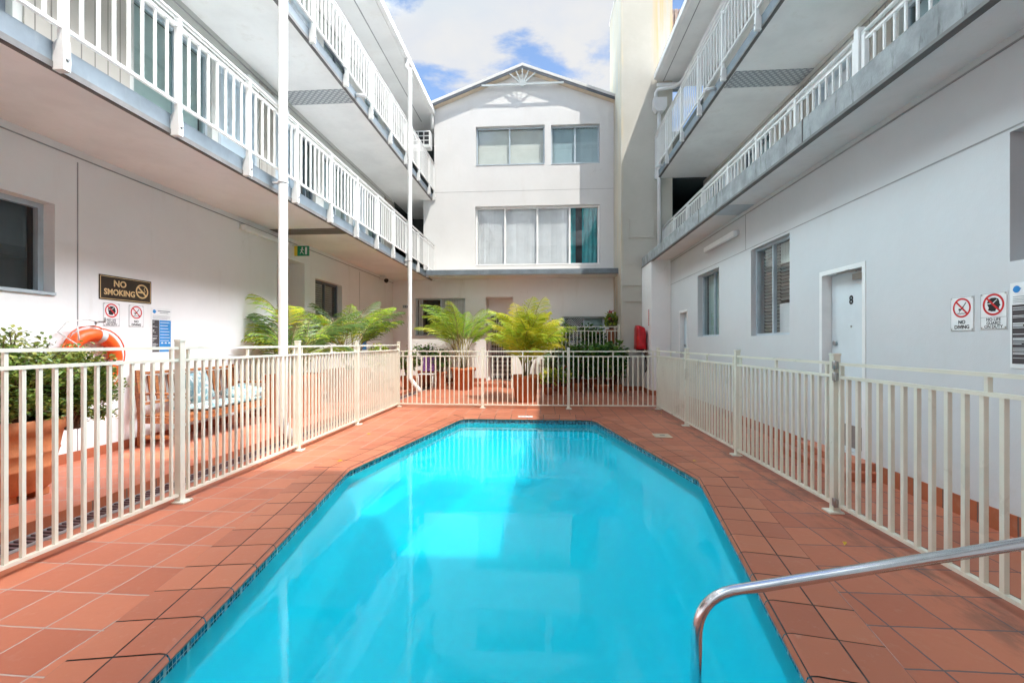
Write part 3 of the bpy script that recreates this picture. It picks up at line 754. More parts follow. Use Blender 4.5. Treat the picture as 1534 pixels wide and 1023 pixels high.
mb = MB(FR); mb.box(4.84, 5.05, -.1, -.055, 1.99, 2.05); mb.bar((4.95, -.03, 2.07), (5.22, -.01, 2.08), .02, .012); mb.bar((5.22, -.015, 2.085), (5.0, .0, 2.09), .02, .01); mb.build('door_closer', M['steel'], d8)
mb = MB(FR); mb.box(4.85, 5.3, -.1, -.094, .2, .44); mb.build('vent_panel', paint('brown_kick_plate', (.26, .22, .20), .5, .08, 5), d8)
door(rw, FR, *RD, 'door_b', .1, knob='right', frame='white_frame')
mb = MB(); mb.box(2.734, 4.9, -3.34, 12.88, 3.43, 3.6); mb.build('floor_slab', M['soffit'], rw)
mb = MB(); mb.box(2.72, 2.734, -3.34, 12.88, 3.44, 3.675); mb.box(2.734, 2.86, -3.34, 12.88, 3.6, 3.675)
mb.mi = 1; mb.box(2.705, 2.77, -3.34, 12.88, 3.40, 3.429); mb.box(2.712, 2.72, 4.985, 5.0, 3.43, 3.676); mb.box(2.712, 2.72, 8.2, 8.22, 3.43, 3.676)
mb.build('fascia', [M['concrete'], M['drip']], rw)
upper(rw, FR2, 3.6, 5.9, [(1.8, 3.2), (4.4, 6.1), (9.4, 10.7), (12.0, 12.9)], [(3.3, 4.2), (7.0, 7.9), (10.9, 11.8)], [(6.2, 6.95), (8.0, 9.2)], -3.34, 13.2, 'door', 1.98, [('vertical', 'vertical')])
upper(rw, FR2, 6.07, 8.6, [(2, 3.4), (5.0, 6.2), (9.7, 11.0)], [(3.7, 4.6), (7.0, 7.9), (11.6, 12.5)], [(8.1, 9.4)], -3.34, 13.2, 'door', 2.05, [('vertical', 'vertical')])
mb = MB(); mb.box(3.163, 4.7, -3.34, 12.88, 5.9, 6.07); mb.build('floor_slab', M['soffit'], rw)
mb = MB(); mb.box(3.15, 3.163, -3.34, 12.88, 5.92, 6.074); mb.mi = 1; mb.box(3.152, 3.2, -3.34, 12.88, 5.884, 5.899); mb.box(3.145, 3.163, -3.34, 12.88, 5.884, 5.92)
mb.build('fascia', [M['fascia'], M['drip']], rw)
mb = MB(); mb.box(3.22, 4.49, 7.9, 8.4, 5.892, 5.899); mb.build('joint_plate', M['plate'], rw)
mb = MB(); mb.box(2.79, 3.19, 7.15, 7.7, 3.422, 3.4295); mb.build('joint_plate', M['alu'], rw)
mb = MB(); mb.box(3.12, 8, -3.34, 13.2, 8.6, 8.64); mb.mi = 1; mb.box(3.3, 3.32, -3.34, 13.2, 8.592, 8.5999); mb.build('eave_soffit', [M['soffit'], M['joint']], rw)
mb = MB(); mb.poly([(3.16, -3.34, 8.78), (3.16, 13.2, 8.78), (8, 13.2, 9.4), (8, -3.34, 9.4)]); mb.box(3.16, 3.18, -3.34, 13.2, 8.64, 8.78); mb.build('roof', M['roof'], rw)
mb = MB(); mb.box(3.04, 3.16, -3.34, 12.85, 8.62, 8.632); mb.box(3.04, 3.052, -3.34, 12.85, 8.632, 8.75); mb.tube([(3.046, -3.34, 8.752), (3.046, 12.85, 8.752)], .012, 8); mb.build('gutter', M['soffit'], rw)
mb = MB(); mb.box(7.8, 8, -3.34, 13.2, -.3, 8.6); mb.box(4.7, 7.8, 13.0, 13.2, -.3, 8.6); mb.box(3.4, 4.7, 11.75, 12.8, -.3, 3.42)
mb.build('rear_wall', M['wall'], rw)
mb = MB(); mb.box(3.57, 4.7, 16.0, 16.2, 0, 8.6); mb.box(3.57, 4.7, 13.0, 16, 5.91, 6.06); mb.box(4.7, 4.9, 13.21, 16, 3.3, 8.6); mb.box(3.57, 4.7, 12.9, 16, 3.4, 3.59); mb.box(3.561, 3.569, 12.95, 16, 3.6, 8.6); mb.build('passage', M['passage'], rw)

# ------------------------------------------------------------------ end block with the gable
eb = thing('gable_block', 'white gabled block at the far end of the courtyard with fan truss', 'building', (-.67, 14.3, 0))
GW, GD, GS = (-4.12, -2.5, 1.55, 2.76), (-1.84, -.98, .1, 2.78), (.62, 1.88, 1.35, 2.15)
mb = MB(FB); wall_into(mb, -4.85, 2.16, -.3, 3.35, .2, [GW, GD, GS]); mb.build('wall', M['wall'], eb)
F1, F2, F3 = (-2.18, 1.74, 3.78, 5.65), (-2.16, .02, 6.94, 8.18), (.22, 1.73, 6.92, 8.16)
mb = MB(FB); wall_into(mb, -3.5, 2.16, 3.5, 8.68, .2, [F1, F2, F3])
wall_into(mb, -3.85, -3.5, 3.5, 5.9, .2)
apex = 9.84
mb.poly([(-3.5, 0, 8.68), (2.16, 0, 8.68), (2.16, 0, apex-1.06), (-.67, 0, apex), (-3.5, 0, apex-1.06)])
mb.mi = 1; mb.box(-3.5, 2.16, -.05, .003, 6.12, 6.13)
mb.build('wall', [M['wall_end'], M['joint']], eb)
mb = MB(FB)
for a, b in ((-4.84, GD[0]), (GD[1], 2.15)): mb.box(a, b, .001, .013, WK, WK+.11)
mb.build('skirting', M['tile_skirt_x'], eb)
window(eb, FB, *F1, cuts=(.24, .5025, .7625), blinds=('vertical', 'vertical', 'vertical', [('curtain', 0, .22, 0), ('curtain', .45, 1, 0)]), frame='white_frame', recess=.13, fw=.06, gl='glass', inner='dark', sill=True)
window(eb, FB, *F2, cuts=(.49,), blinds=('roller', 'roller'), frame='alu', recess=.13, sill=True, gl='glass')
window(eb, FB, *F3, cuts=(.5,), blinds=('vertical', 'vertical'), frame='alu', recess=.13, sill=True, gl='glass_t')
window(eb, FB, *GW, cuts=(.5,), blinds=([('vertical', 0, .2, 0)], 'vertical'), frame='alu', recess=.12, gl='glass', inner='dark')
window(eb, FB, *GS, cuts=(.5,), blinds=(None, 'roller'), frame='alu', recess=.12, gl='glass_t', inner='dark')
mb = MB(FB)
a, b, c, d = GD
for q in ([(a, -.2, c), (a, -.6, c), (a, -.6, d), (a, -.2, d)], [(b, -.2, c), (b, -.6, c), (b, -.6, d), (b, -.2, d)], [(a, -.2, d), (b, -.2, d), (b, -.6, d), (a, -.6, d)], [(a, -.6, c), (b, -.6, c), (b, -.6, d), (a, -.6, d)]): mb.poly(q)
mb.mi = 1; mb.poly([(a, 0, c+.002), (b, 0, c+.002), (b, -.6, c+.002), (a, -.6, c+.002)])
ent = mb.build('entrance', [M['wall'], M['tile_skirt_x']], eb)
mb = MB(FB); mb.box(-1.75, -1.04, -.595, -.56, .15, 2.2); sdoor = mb.build('security_door', M['dark'], ent)
mb = MB(FB)
for k in range(9): mb.bar((-1.72+k*.08, -.55, .18), (-1.72+k*.08, -.55, 2.18), .012, .012)
for k in range(14):
    for q in range(8): mb.tube([(-1.68+q*.08+.03*math.cos(t), -.548, .3+k*.14+.03*math.sin(t)) for t in [i*math.pi/4 for i in range(9)]], .005, 4, cap=False)
eb_gr = mb.build('grille', M['rail'], ent)
mb = MB(FB)       # diamond security mesh on the small low window
for k in range(-8, 14):
    x = .64+k*.07
    for sgn in (1, -1):
        p0 = [x, 1.36]; p1 = [x+sgn*.76, 2.12]
        # clip to the left half
        def clip(p, q, lo=.64, hi=1.24):
            (x0, z0), (x1, z1) = p, q
            t0, t1 = 0, 1
            for lim, s in ((lo, 1), (hi, -1)):
                d0, d1 = s*(x0-lim), s*(x1-lim)
                if d0 < 0 and d1 < 0: return None
                if d0 < 0: t0 = max(t0, d0/(d0-d1))
                elif d1 < 0: t1 = min(t1, d0/(d0-d1))
            if t1 <= t0: return None
            return (x0+(x1-x0)*t0, z0+(z1-z0)*t0), (x0+(x1-x0)*t1, z0+(z1-z0)*t1)
        r = clip(p0, p1)
        if r: mb.bar((r[0][0], -.09, r[0][1]), (r[1][0], -.09+.004*sgn, r[1][1]), .012, .004, up=(0, 1, 0))
mb.build('grille', M['rail'], eb)
mb = MB(); mb.box(-3.549, 2.158, 13.413, 14.3, 3.35, 3.5); mb.build('floor_slab', M['soffit'], eb)
mb = MB(); mb.box(-3.545, 2.158, 13.4, 13.413, 3.37, 3.505); mb.mi = 1; mb.box(-3.54, 2.158, 13.395, 13.413, 3.335, 3.37); mb.build('fascia', [M['fascia'], M['drip']], eb)
PK, SL = (-.67, 9.885), .377
def rake(x, dz=0): return PK[1]-abs(x-PK[0])*SL+dz
mb = MB()
for x0, x1 in ((-3.72, -.67), (-.67, 2.159)):
    def slab(ya, yb, d0, d1):
        i = [mb.av(p) for p in ((x0, ya, rake(x0, d0)), (x1, ya, rake(x1, d0)), (x1, yb, rake(x1, d0)), (x0, yb, rake(x0, d0)),
                                (x0, ya, rake(x0, d1)), (x1, ya, rake(x1, d1)), (x1, yb, rake(x1, d1)), (x0, yb, rake(x0, d1)))]
        for q in ((0, 3, 2, 1), (4, 5, 6, 7), (0, 1, 5, 4), (1, 2, 6, 5), (2, 3, 7, 6), (3, 0, 4, 7)): mb.face([i[k] for k in q])
    mb.mi = 0; slab(14.06, 20, .02, .12)
    mb.mi = 1; slab(14.062, 14.3, -.045, .019)
mb.build('roof', [M['roof'], paint('warm_eave_lining', (.60, .50, .38), .7, .06, 3)], eb)
mb = MB()
for x0, x1 in ((-3.72, -.67), (-.67, 2.159)):
    slab(14.03, 14.0595, .02, .105)
    mb.mi = 1; slab(14.04, 14.0595, -.07, .0195); mb.mi = 0
mb.build('barge_board', [M['roof'], M['barge']], eb)
mb = MB(); zc = 9.335; xl, xr = PK[0]-(PK[1]-.07-zc)/SL, PK[0]+(PK[1]-.07-zc)/SL
mb.bar((xl, 14.05, zc), (xr, 14.05, zc), .03, .06)
for k, an in enumerate((40, 65, 90, 115, 140)):
    c, s = math.cos(R(an)), math.sin(R(an)); L = (PK[1]-.07-zc)/(s+abs(c)*SL)
    mb.bar((PK[0]+c*.08, 14.05+.001*k, zc+.03+s*.03), (PK[0]+c*L, 14.05+.001*k, zc+s*L), .03, .045, up=(0, 1, 0))
mb.tube([(PK[0], 14.032, zc+.03), (PK[0], 14.068, zc+.03)], .1, 16)
mb.build('fan_truss', M['truss'], eb)
mb = MB(); mb.tube([(-3.6, 14.2, 8.72), (-3.53, 14.18, 8.4), (-3.53, 14.18, 8.1)], .05, 10); mb.box(-3.72, -3.6, 14.06, 16, 8.60, 8.71); mb.build('gutter', M['rail'], eb)
mb = MB(); mb.box(-3.5, -3.3, 14.51, 20, 3.5, 8.70); mb.box(-3.3, 2.16, 19.8, 20, 0, 8.7); mb.box(-3.499, 2.16, 14.5, 14.505, 8.3, 8.67); mb.build('side_wall', M['wall'], eb)

tw = thing('stair_tower', 'tall cream tower with yellow stains rising beside the gabled block', 'tower', (2.8, 14, 0))
mb = MB(); mb.box(2.16, 3.56, 12.9, 15.1, -.3, 11.72); mb.build('wall', M['tower'], tw)
mb = MB(); mb.cbox(2.37, 3.06, 12.86, 12.899, 4.29, 4.78, .01); mb.box(2.36, 3.07, 12.85, 12.899, 4.25, 4.288); mb.build('access_panel', M['tower'], tw)
mb = MB(); mb.box(2.2, 2.7, 12.86, 12.899, 2.48, 2.53); mb.box(2.2, 2.7, 12.86, 12.899, 2.92, 2.96); mb.box(2.161, 2.72, 12.88, 12.899, 3.5, 3.53); mb.build('ledge', M['tower'], tw)
mb = MB(); mb.box(2.165, 2.71, 12.885, 12.8995, .001, .12); mb.build('skirting', M['tile_skirt_x'], tw)
mb = MB(); mb.cbox(2.13, 3.59, 12.87, 15.13, 11.721, 11.80, .012); mb.build('coping', M['roof'], tw)

# unseen block behind the camera, added and made tall to shade the near deck
ZH, ZY = 15.0, -2.75
zb = thing('shade_block', 'unseen white block behind the near end of the pool, added to cast shade', 'building', (0, ZY-.6, 0))
mb = MB(FZ); wn_ = [(x0, x1, z0, z0+1.6) for z0 in (.9, 3.9, 6.6, 9.3, 12.0) for x0, x1 in ((-3.6, -2.2), (-.9, .9), (1.6, 2.8))]
wall_into(mb, -9, 8, -.3, ZH, .2, wn_); mb.build('wall', M['wall'], zb)
for w_ in wn_: window(zb, FZ, *w_, cuts=(.5,), blinds=('vertical', 'vertical'), frame='alu', recess=.1)
mb = MB(); mb.box(-9, 8, ZY-.6, ZY, ZH, ZH+.12); mb.build('eave_soffit', M['soffit'], zb)
mb = MB(); mb.poly([(-9, ZY+.02, ZH+.2), (8, ZY+.02, ZH+.2), (8, -8, ZH+1.2), (-9, -8, ZH+1.2)]); mb.box(-9, 8, ZY, ZY+.02, ZH, ZH+.2); mb.build('roof', M['roof'], zb)

# ------------------------------------------------------------------ balcony railings
def railing(label, x, posts, zf, ztop, side, outboard, group='balcony railings', y_end=None):
    """side = +1: the court lies at +X"""
    t = thing('balcony_railing', label, 'railing', (x, posts[0], zf), group)
    y0, y1 = posts[0], posts[-1]
    mb = MB(); mb.tube([(x, y0-.03, ztop), (x, y1+.03, ztop)], .023, 12); mb.build('handrail', M['rail'], t)
    zm = ztop-.085; zb = zf+.11
    for zr in ((zm, zb) if outboard else (zm,)):
        mb = MB()
        for a, b in zip(posts, posts[1:]): mb.box(x-.016, x+.016, a+.026, b-.026, zr-.012, zr+.012)
        mb.build('cross_rail', M['rail'], t)
    for a, b in zip(posts, posts[1:]):
        n = max(2, round((b-a)/.13)); mb = MB()
        for k in range(1, n):
            y = a+(b-a)*k/n
            mb.box(x-.0098, x+.0098, y-.0098, y+.0098, (zb+.012) if outboard else zf+.001, zm-.012)
        mb.build('baluster_row', M['rail'], t)
    for y in posts:
        mb = MB()
        if outboard:
            mb.box(x-.023, x+.023, y-.023, y+.023, zf+.02, ztop-.02)
            # flared foot bolted to the fascia
            f = x-side*.055; q = .021
            pr = [(f, zf-.2), (x+side*.03, zf-.2), (x+side*.034, zf-.14), (x+side*.026, zf+.02), (x-side*.026, zf+.02), (f, zf-.02)]
            i0 = [mb.av((px, y-q*1.25, pz)) for px, pz in pr]; i1 = [mb.av((px, y+q*1.25, pz)) for px, pz in pr]
            mb.face(i0[::-1]); mb.face(i1)
            for k in range(6): mb.face([i0[k], i0[(k+1) % 6], i1[(k+1) % 6], i1[k]])
            mb.mi = 1; mb.tube([(x+side*.034, y, zf-.12), (x+side*.045, y, zf-.12)], .012, 8)
        else:
            mb.box(x-.024, x+.024, y-.024, y+.024, zf+.001, ztop-.02)
        mb.build('post', [M['rail'], M['steel']], t)
    return t
railing('white railing of the lower left balcony above the no smoking sign', -3.495, [3.07+1.04*k for k in range(-4, 11)]+[14.26], 3.5, 4.43, 1, True)
railing('white railing of the upper left balcony under the eave', -3.495, [6.66+1.165*k for k in range(-6, 7)]+[14.26], 6.07, 7.02, 1, True)
railing('white railing of the upper right balcony under the eave', 3.095, [-.1, 1.1, 2.3, 3.45, 4.6, 5.7, 6.85, 8.12, 9.34, 10.49, 11.74, 12.86], 6.07, 7.1, -1, True)
r1p = [-.3, 1.0, 2.3, 3.6, 4.92]
t = railing('white railing of the lower right balcony set back on its concrete edge, near half', 3.3, r1p, 3.68, 4.53, -1, False)
t = railing('white railing of the lower right balcony set back on its concrete edge, far half', 3.3, [5.06, 6.2, 7.3, 8.4, 9.7, 10.72, 11.8, 12.87], 3.68, 4.53, -1, False)
mb = MB(); mb.box(3.255, 3.325, 4.955, 5.025, 3.681, 4.6); tag(mb.build('balcony_post', M['rail']), 'stout white post between the two lower right balcony railings', 'post')

# ------------------------------------------------------------------ pool fences
def fence_post(parent, x, y, h, base=(0, 0)):
    mb = MB(); mb.box(x-.026, x+.026, y-.026, y+.026, .012, h-.012)
    p = mb.build('post', M['fence'], parent)
    mb = MB(); mb.cbox(x-.031, x+.031, y-.031, y+.031, h-.012, h+.006, .004); mb.build('cap', M['fence'], p)
    mb = MB(); mb.cbox(x-.05+base[0], x+.06+base[0], y-.055+base[1], y+.055+base[1], .0005, .016, .004)
    mb.tube([(x+base[0]*2+.04, y+.035, .014), (x+base[0]*2+.04, y+.035, .024)], .009, 8)
    mb.build('base_plate', M['fence'], p)
    return p
def fence_bay(parent, a, b, zt, gap, zlow=.068, dz=.1, name='panel', pw=.0105, inset=.03, stubs=True, h2=None):
    a, b = Vector((*a, 0)), Vector((*b, 0)); d = (b-a); L = d.length; d.normalize(); nrm = Vector((-d.y, d.x, 0))
    A, B = a+d*inset, b-d*inset
    mb = MB()
    def rail(z, w=.034, h=.022):
        mb.bar(A+Vector((0, 0, z)), B+Vector((0, 0, z)), w, h)
    rail(zt-.011); rail(zt-dz-.011); rail(zlow)
    n = max(2, round(L/gap))
    m = Matrix((d, nrm, Vector((0, 0, 1)))).transposed().to_4x4()
    for k in range(1, n):
        p = a+d*(L*k/n); z0, z1 = zlow+.011, zt-dz-.022
        m.translation = p+Vector((0, 0, (z0+z1)/2)); mb.obox(m, pw*2, pw*2, z1-z0)
    if stubs:
        for k in ({1, n//2, n-1}):
            p = a+d*(L*k/n); z0, z1 = zt-dz, zt-.022
            m.translation = p+Vector((0, 0, (z0+z1)/2)); mb.obox(m, pw*2, pw*2, z1-z0)
    return mb.build(name, M['fence'], parent)
def fence(label, pts, zt, hp, gap, ends=(True, True), cat='fence', base=(0, 0), **kw):
    t = thing('pool_fence', label, cat, (*pts[0], 0), 'cream tube pool fences')
    for a, b in zip(pts, pts[1:]): fence_bay(t, a, b, zt, gap, **kw)
    for i, p in enumerate(pts):
        if (i == 0 and not ends[0]) or (i == len(pts)-1 and not ends[1]): continue
        fence_post(t, *p, hp, base)
    return t
LFX = -3.02
fence('left cream pool fence running in front of the lifebuoy and bench', [(LFX, 1.2), (LFX, 3.57), (LFX, 5.38), (LFX, 7.15), (LFX, 9.25)], 1.29, 1.345, .088, base=(.015, 0))
fence('back cream pool fence crossing before the two potted palms', [(LFX, 9.25), (-1.25, 9.2), (.49, 9.2), (2.27, 9.25)], 1.165, 1.225, .1, ends=(False, True), base=(0, -.015))
fence('right cream pool fence beside the door numbered 8', [(2.27, 9.25), (2.27, 7.42), (2.27, 5.52), (2.27, 3.72)], 1.175, 1.235, .1, ends=(False, True), base=(-.02, 0))
g = thing('pool_gate', 'cream pool gate hinged at right below the no diving sign', 'gate', (2.27, 3.66, 0))
def gate():
    a, b = (2.27, 3.665), (2.27, 1.05)
    fence_bay(g, a, b, 1.17, .105, zlow=.075, dz=.1, name='gate_leaf', pw=.0125, inset=.0, stubs=False)
    mb = MB()
    mb.box(2.255, 2.285, 3.63, 3.655, .075, 1.16); mb.build('stile', M['fence'], g)
    mb = MB(); mb.box(2.258, 2.282, 2.48, 2.502, 1.068, 1.15); mb.build('spacer', M['fence'], g)
    for z in (.09, 1.06, 1.15):
        m = MB(); m.box(2.235, 2.2535, 3.65, 3.70, z-.03, z+.03); m.tube([(2.24, 3.672, z-.035), (2.24, 3.672, z+.035)], .009, 8); m.build('hinge', M['steel'], g)
    fence_post(g, 2.27, 1.02, 1.235)
gate()
# fence in front of the low window at the back
t = thing('garden_fence', 'tall cream garden fence before the small low window at the back', 'fence', (.6, 13.2, 0), 'cream tube pool fences')
for a, b in (((-.93, 13.2), (.2, 13.2)), ((.2, 13.2), (2.14, 13.2))): fence_bay(t, a, b, 1.8, .105, zlow=.3, dz=.12)
for x in (-.93, .2, 2.13):
    mb = MB(); mb.box(x-.03, x+.03, 13.17, 13.23, .001, 1.86); mb.build('post', M['fence'], t)

# ------------------------------------------------------------------ downpipes and drainage
def downpipe(label, pts, r, brackets, hopper=None, extra=None):
    t = thing('downpipe', label, 'pipe', pts[-1], 'white downpipes')
    mb = MB(); mb.tube(pts, r, 16); mb.build('pipe', M['pipe'], t)
    for p, q in brackets:
        m = MB(); m.tube([(p[0], p[1], p[2]-.018), (p[0], p[1], p[2]+.018)], r+.006, 16); m.bar(p, q, .03, .02); m.build('bracket', M['pipe'], t)
    return t
downpipe('thick white downpipe in front of the left planters, nearest the camera', [(-3.41, 5.72, 8.7), (-3.41, 5.72, .34), (-3.40, 5.71, .27), (-3.36, 5.70, .21), (-3.28, 5.67, .14), (-3.22, 5.65, .09)], .057,
         [((-3.41, 5.72, 3.42), (-3.548, 5.72, 3.42)), ((-3.41, 5.72, 5.99), (-3.548, 5.72, 5.99))])
downpipe('thin white downpipe near the far end of the left balconies', [(-3.5, 11.42, 8.58), (-3.5, 11.42, 8.5), (-3.53, 11.4, 8.4), (-3.43, 11.36, 8.27), (-3.41, 11.35, 8.15), (-3.41, 11.35, .52), (-3.39, 11.34, .42), (-3.29, 11.3, .3), (-3.15, 11.25, .16), (-3.12, 11.24, .08)], .055,
         [((-3.41, 11.35, 3.42), (-3.548, 11.35, 3.42)), ((-3.41, 11.35, 5.97), (-3.548, 11.35, 5.97))])
t = thing('rainwater_head', 'white rain hopper and downpipe on the cream tower face', 'pipe', (3.18, 12.8, 4), 'white downpipes')
mb = MB()
pr = [(3.0, 8.05), (3.36, 8.05), (3.36, 7.8), (3.28, 7.68), (3.08, 7.68), (3.0, 7.8)]
i0 = [mb.av((x, 12.68, z)) for x, z in pr]; i1 = [mb.av((x, 12.88, z)) for x, z in pr]
mb.face(i0); mb.face(i1[::-1])
for k in range(6): mb.face([i0[k], i0[(k+1) % 6], i1[(k+1) % 6], i1[k]])
mb.build('hopper', M['pipe'], t)
mb = MB(); mb.tube([(3.17, 12.8, 7.7), (3.17, 12.8, 3.75)], .05, 14); mb.build('pipe', M['pipe'], t)
mb = MB(); mb.tube([(3.08, 12.78, 8.05), (3.08, 12.78, 8.22), (3.12, 12.72, 8.28), (3.55, 12.6, 8.28), (3.68, 12.4, 8.3), (3.72, 11.9, 8.36), (3.72, 5.0, 8.42)], .05, 12)
mb.tube([(3.12, 12.82, 8.46), (3.7, 12.82, 8.46), (3.8, 12.7, 8.46)], .05, 12)
tag(mb.build('drain_pipe', M['pipe']), 'white drain pipe bending under the right eave into the rain hopper', 'pipe')
def spout(label, p, q):
    mb = MB(); mb.tube([p, q, (q[0]+(q[0]-p[0])*.4, q[1], q[2]-.03)], .032, 12); tag(mb.build('drain_spout', M['pipe']), label, 'spout', 'balcony drain spouts')
spout('short white spout poking from the upper left balcony edge', (-3.548, 8.35, 6.0), (-3.40, 8.35, 5.99))
spout('short pale spout poking from the upper right balcony edge', (3.148, 8.6, 6.0), (3.0, 8.6, 5.99))
spout('short pale spout at the far end of the upper right balcony edge', (3.148, 12.2, 6.0), (3.0, 12.2, 5.99))

# ------------------------------------------------------------------ batten lights, cameras, air conditioner
def batten(label, T, u0, u1, z, w=.0):
    t = thing('batten_light', label, 'light', T((u0+u1)/2, .03, z), 'fluorescent batten lights')
    mb = MB(T); mb.box(u0, u1, .001, .03, z-.03, z+.05); mb.build('housing', M['rail'], t)
    mb = MB(T); mb.cbox(u0+.01, u1-.01, .0305, .1, z-.05, z+.045, .015); mb.build('diffuser', paint('milky_diffuser', (.80, .82, .82), .35, .02, 3), t)
batten('white batten light on the left ground floor wall above the planters', FL, 6.9, 7.85, 3.17)
batten('white batten light on the right ground floor wall above the windows', FR, 7.7, 9.1, 3.13)
batten('white batten light on the lower left balcony wall', FL, 7.0, 8.2, 5.62)
batten('white batten light on the lower right balcony wall', FR2, 7.2, 8.6, 5.55)
t = thing('security_camera', 'small dark dome camera at the far end of the left wall', 'camera', (-4.75, 13.2, 3.25))
mb = MB(); mb.cbox(-4.849, -4.7, 13.1, 13.3, 3.2, 3.32, .02); mb.build('housing', M['rail'], t)
mb = MB(); mb.lathe((-4.68, 13.2, 3.17), [(.02, -.06), (.055, -.03), (.07, .03), (.05, .06)], 16); mb.build('dome', M['black'], t)
t = thing('air_conditioner', 'grey air conditioner high in the far left balcony corner', 'air conditioner', (-3.7, 14.2, 7.5))
mb = MB(); mb.cbox(-4.15, -3.56, 14.0, 14.28, 7.45, 7.98, .015); mb.build('casing', M['rail'], t)
for i in range(3):
    for j in range(3):
        mb = MB(); mb.box(-4.1+i*.18, -3.96+i*.18, 13.99, 13.999, 7.55+j*.14, 7.65+j*.14); mb.build('grille', M['dark'], t)
t = thing('roof_vent', 'rusty striped sheet metal vent above the right roof by the tower', 'vent', (3.9, 14.2, 11))
mb = MB()
for k in range(5): mb.box(3.6+k*.12, 3.69+k*.12, 14.1, 14.25, 9.2, 11.45+.01*(k % 2))
mb.build('sheet', M['rust'], t)
mb = MB(); mb.box(3.59, 4.2, 14.251, 14.4, 9.1, 11.3); mb.build('backing', M['fascia'], t)

# ------------------------------------------------------------------ signs
def TL(y, z): return lambda a, b, o: (-4.85+o, y+a, z+b)
def TR(y, z): return lambda a, b, o: (3.2-o, y-a, z+b)
def TT(T): return lambda x, y, z: T(x, z, y)         # MB frame: x across, y out, z up
def disc_ring(mb, T, cx, cz, r0, r1, o, n=40):
    s = MB.av
    a = [mb.v.append(Vector(T(cx+r0*math.cos(2*math.pi*k/n), cz+r0*math.sin(2*math.pi*k/n), o))) or len(mb.v)-1 for k in range(n)]
    b = [mb.v.append(Vector(T(cx+r1*math.cos(2*math.pi*k/n), cz+r1*math.sin(2*math.pi*k/n), o))) or len(mb.v)-1 for k in range(n)]
    for k in range(n): mb.face([a[k], a[(k+1) % n], b[(k+1) % n], b[k]])
def flat(mb, T, pts, o):
    mb.face([mb.v.append(Vector(T(x, z, o))) or len(mb.v)-1 for x, z in pts])
def stroke(mb, T, a, b, w, o):
    a, b = Vector(a), Vector(b); d = (b-a).normalized(); n = Vector((-d.y, d.x))*w/2
    flat(mb, T, [a+n, b+n, b-n, a-n], o)
def arc_poly(cx, cz, r, a0, a1, n=14): return [(cx+r*math.cos(R(a0+(a1-a0)*k/n)), cz+r*math.sin(R(a0+(a1-a0)*k/n))) for k in range(n+1)]
def plate_box(T, w, h, mat, parent, name='panel', d=.004):
    mb = MB(TT(T)); mb.cbox(-w/2, w/2, .0005, d, -h/2, h/2, .0015); return mb.build(name, mat, parent)
def lettering(parent, s, size, T, dx, dz, mat, bold=.0, sx=1.0):
    text(s, size, None, lambda a, b, o: T(a+dx, b+dz, .0046+o*.3), bold=bold, sx=sx).build('lettering', mat, parent)
def prohibition(parent, T, cx, cz, r, up=1):
    mb = MB(); disc_ring(mb, T, cx, cz, r*.82, r, .0054); c = .58
    stroke(mb, T, (cx-r*.88*.72, cz+r*.88*.72), (cx+r*.88*.72, cz-r*.88*.72), r*.17, .0057)
    mb.build('prohibition_ring', M['sign_red'], parent)
def head_symbol(parent, T, cx, cz, r, mat, flip=1):
    mb = MB(); f = flip
    outline = [(-.18, -.62), (-.5, -.5), (-.42, -.28), (-.56, -.02), (-.58, .22), (-.44, .48), (-.16, .62), (.16, .62), (.44, .5), (.54, .28), (.56, .08), (.66, -.12), (.54, -.18), (.53, -.34), (.44, -.44), (.24, -.44), (.2, -.62)]
    flat(mb, T, [(cx+f*x*r, cz+z*r) for x, z in outline], .0048); mb.build('head_symbol', mat, parent)
    mb = MB()
    stroke(mb, T, (cx-f*.6*r, cz+.08*r), (cx-f*.02*r, cz+.14*r), .07*r, .0051); stroke(mb, T, (cx-f*.02*r, cz+.14*r), (cx+f*.34*r, cz+.44*r), .07*r, .0051)
    mb.build('cap_line', M['sign_white'], parent)
def diver_symbol(parent, T, cx, cz, r, flip=1):
    mb = MB(); f = flip
    P = lambda x, z: (cx+f*x*r, cz+z*r)
    stroke(mb, T, P(.46, .52), P(.1, .02), .1*r, .0048); stroke(mb, T, P(.14, .06), P(-.18, -.22), .17*r, .0049); stroke(mb, T, P(-.14, -.18), P(-.28, -.46), .07*r, .005)
    flat(mb, T, [P(-.27+.1*math.cos(t), -.16+.1*math.sin(t)) for t in [k*math.pi/6 for k in range(12)]], .0051)
    for k in range(6): stroke(mb, T, P(-.5+k*.17, -.6+(.04 if k % 2 else 0)), P(-.5+(k+1)*.17, -.6+(0 if k % 2 else .04)), .07*r, .0048)
    mb.build('diver_symbol', M['sign_black'], parent)
def screws(parent, T, w, h):
    mb = MB()
    for sx in (-1, 1):
        for sz in (-1, 1): disc_ring(mb, T, sx*(w/2-.012), sz*(h/2-.012), 0.0005, .006, .0056, 10)
    mb.build('screw_row', M['steel'], parent)
def border(parent, T, w, h, ins, lw_, mat):
    mb = MB(); a, b = w/2-ins, h/2-ins
    for p, q in (((-a, b), (a, b)), ((-a, -b), (a, -b))): stroke(mb, T, p, q, lw_, .005)
    for p, q in (((-a, b-lw_/2), (-a, -b+lw_/2)), ((a, b-lw_/2), (a, -b+lw_/2))): stroke(mb, T, p, q, lw_, .005)
    mb.build('border_line', mat, parent)

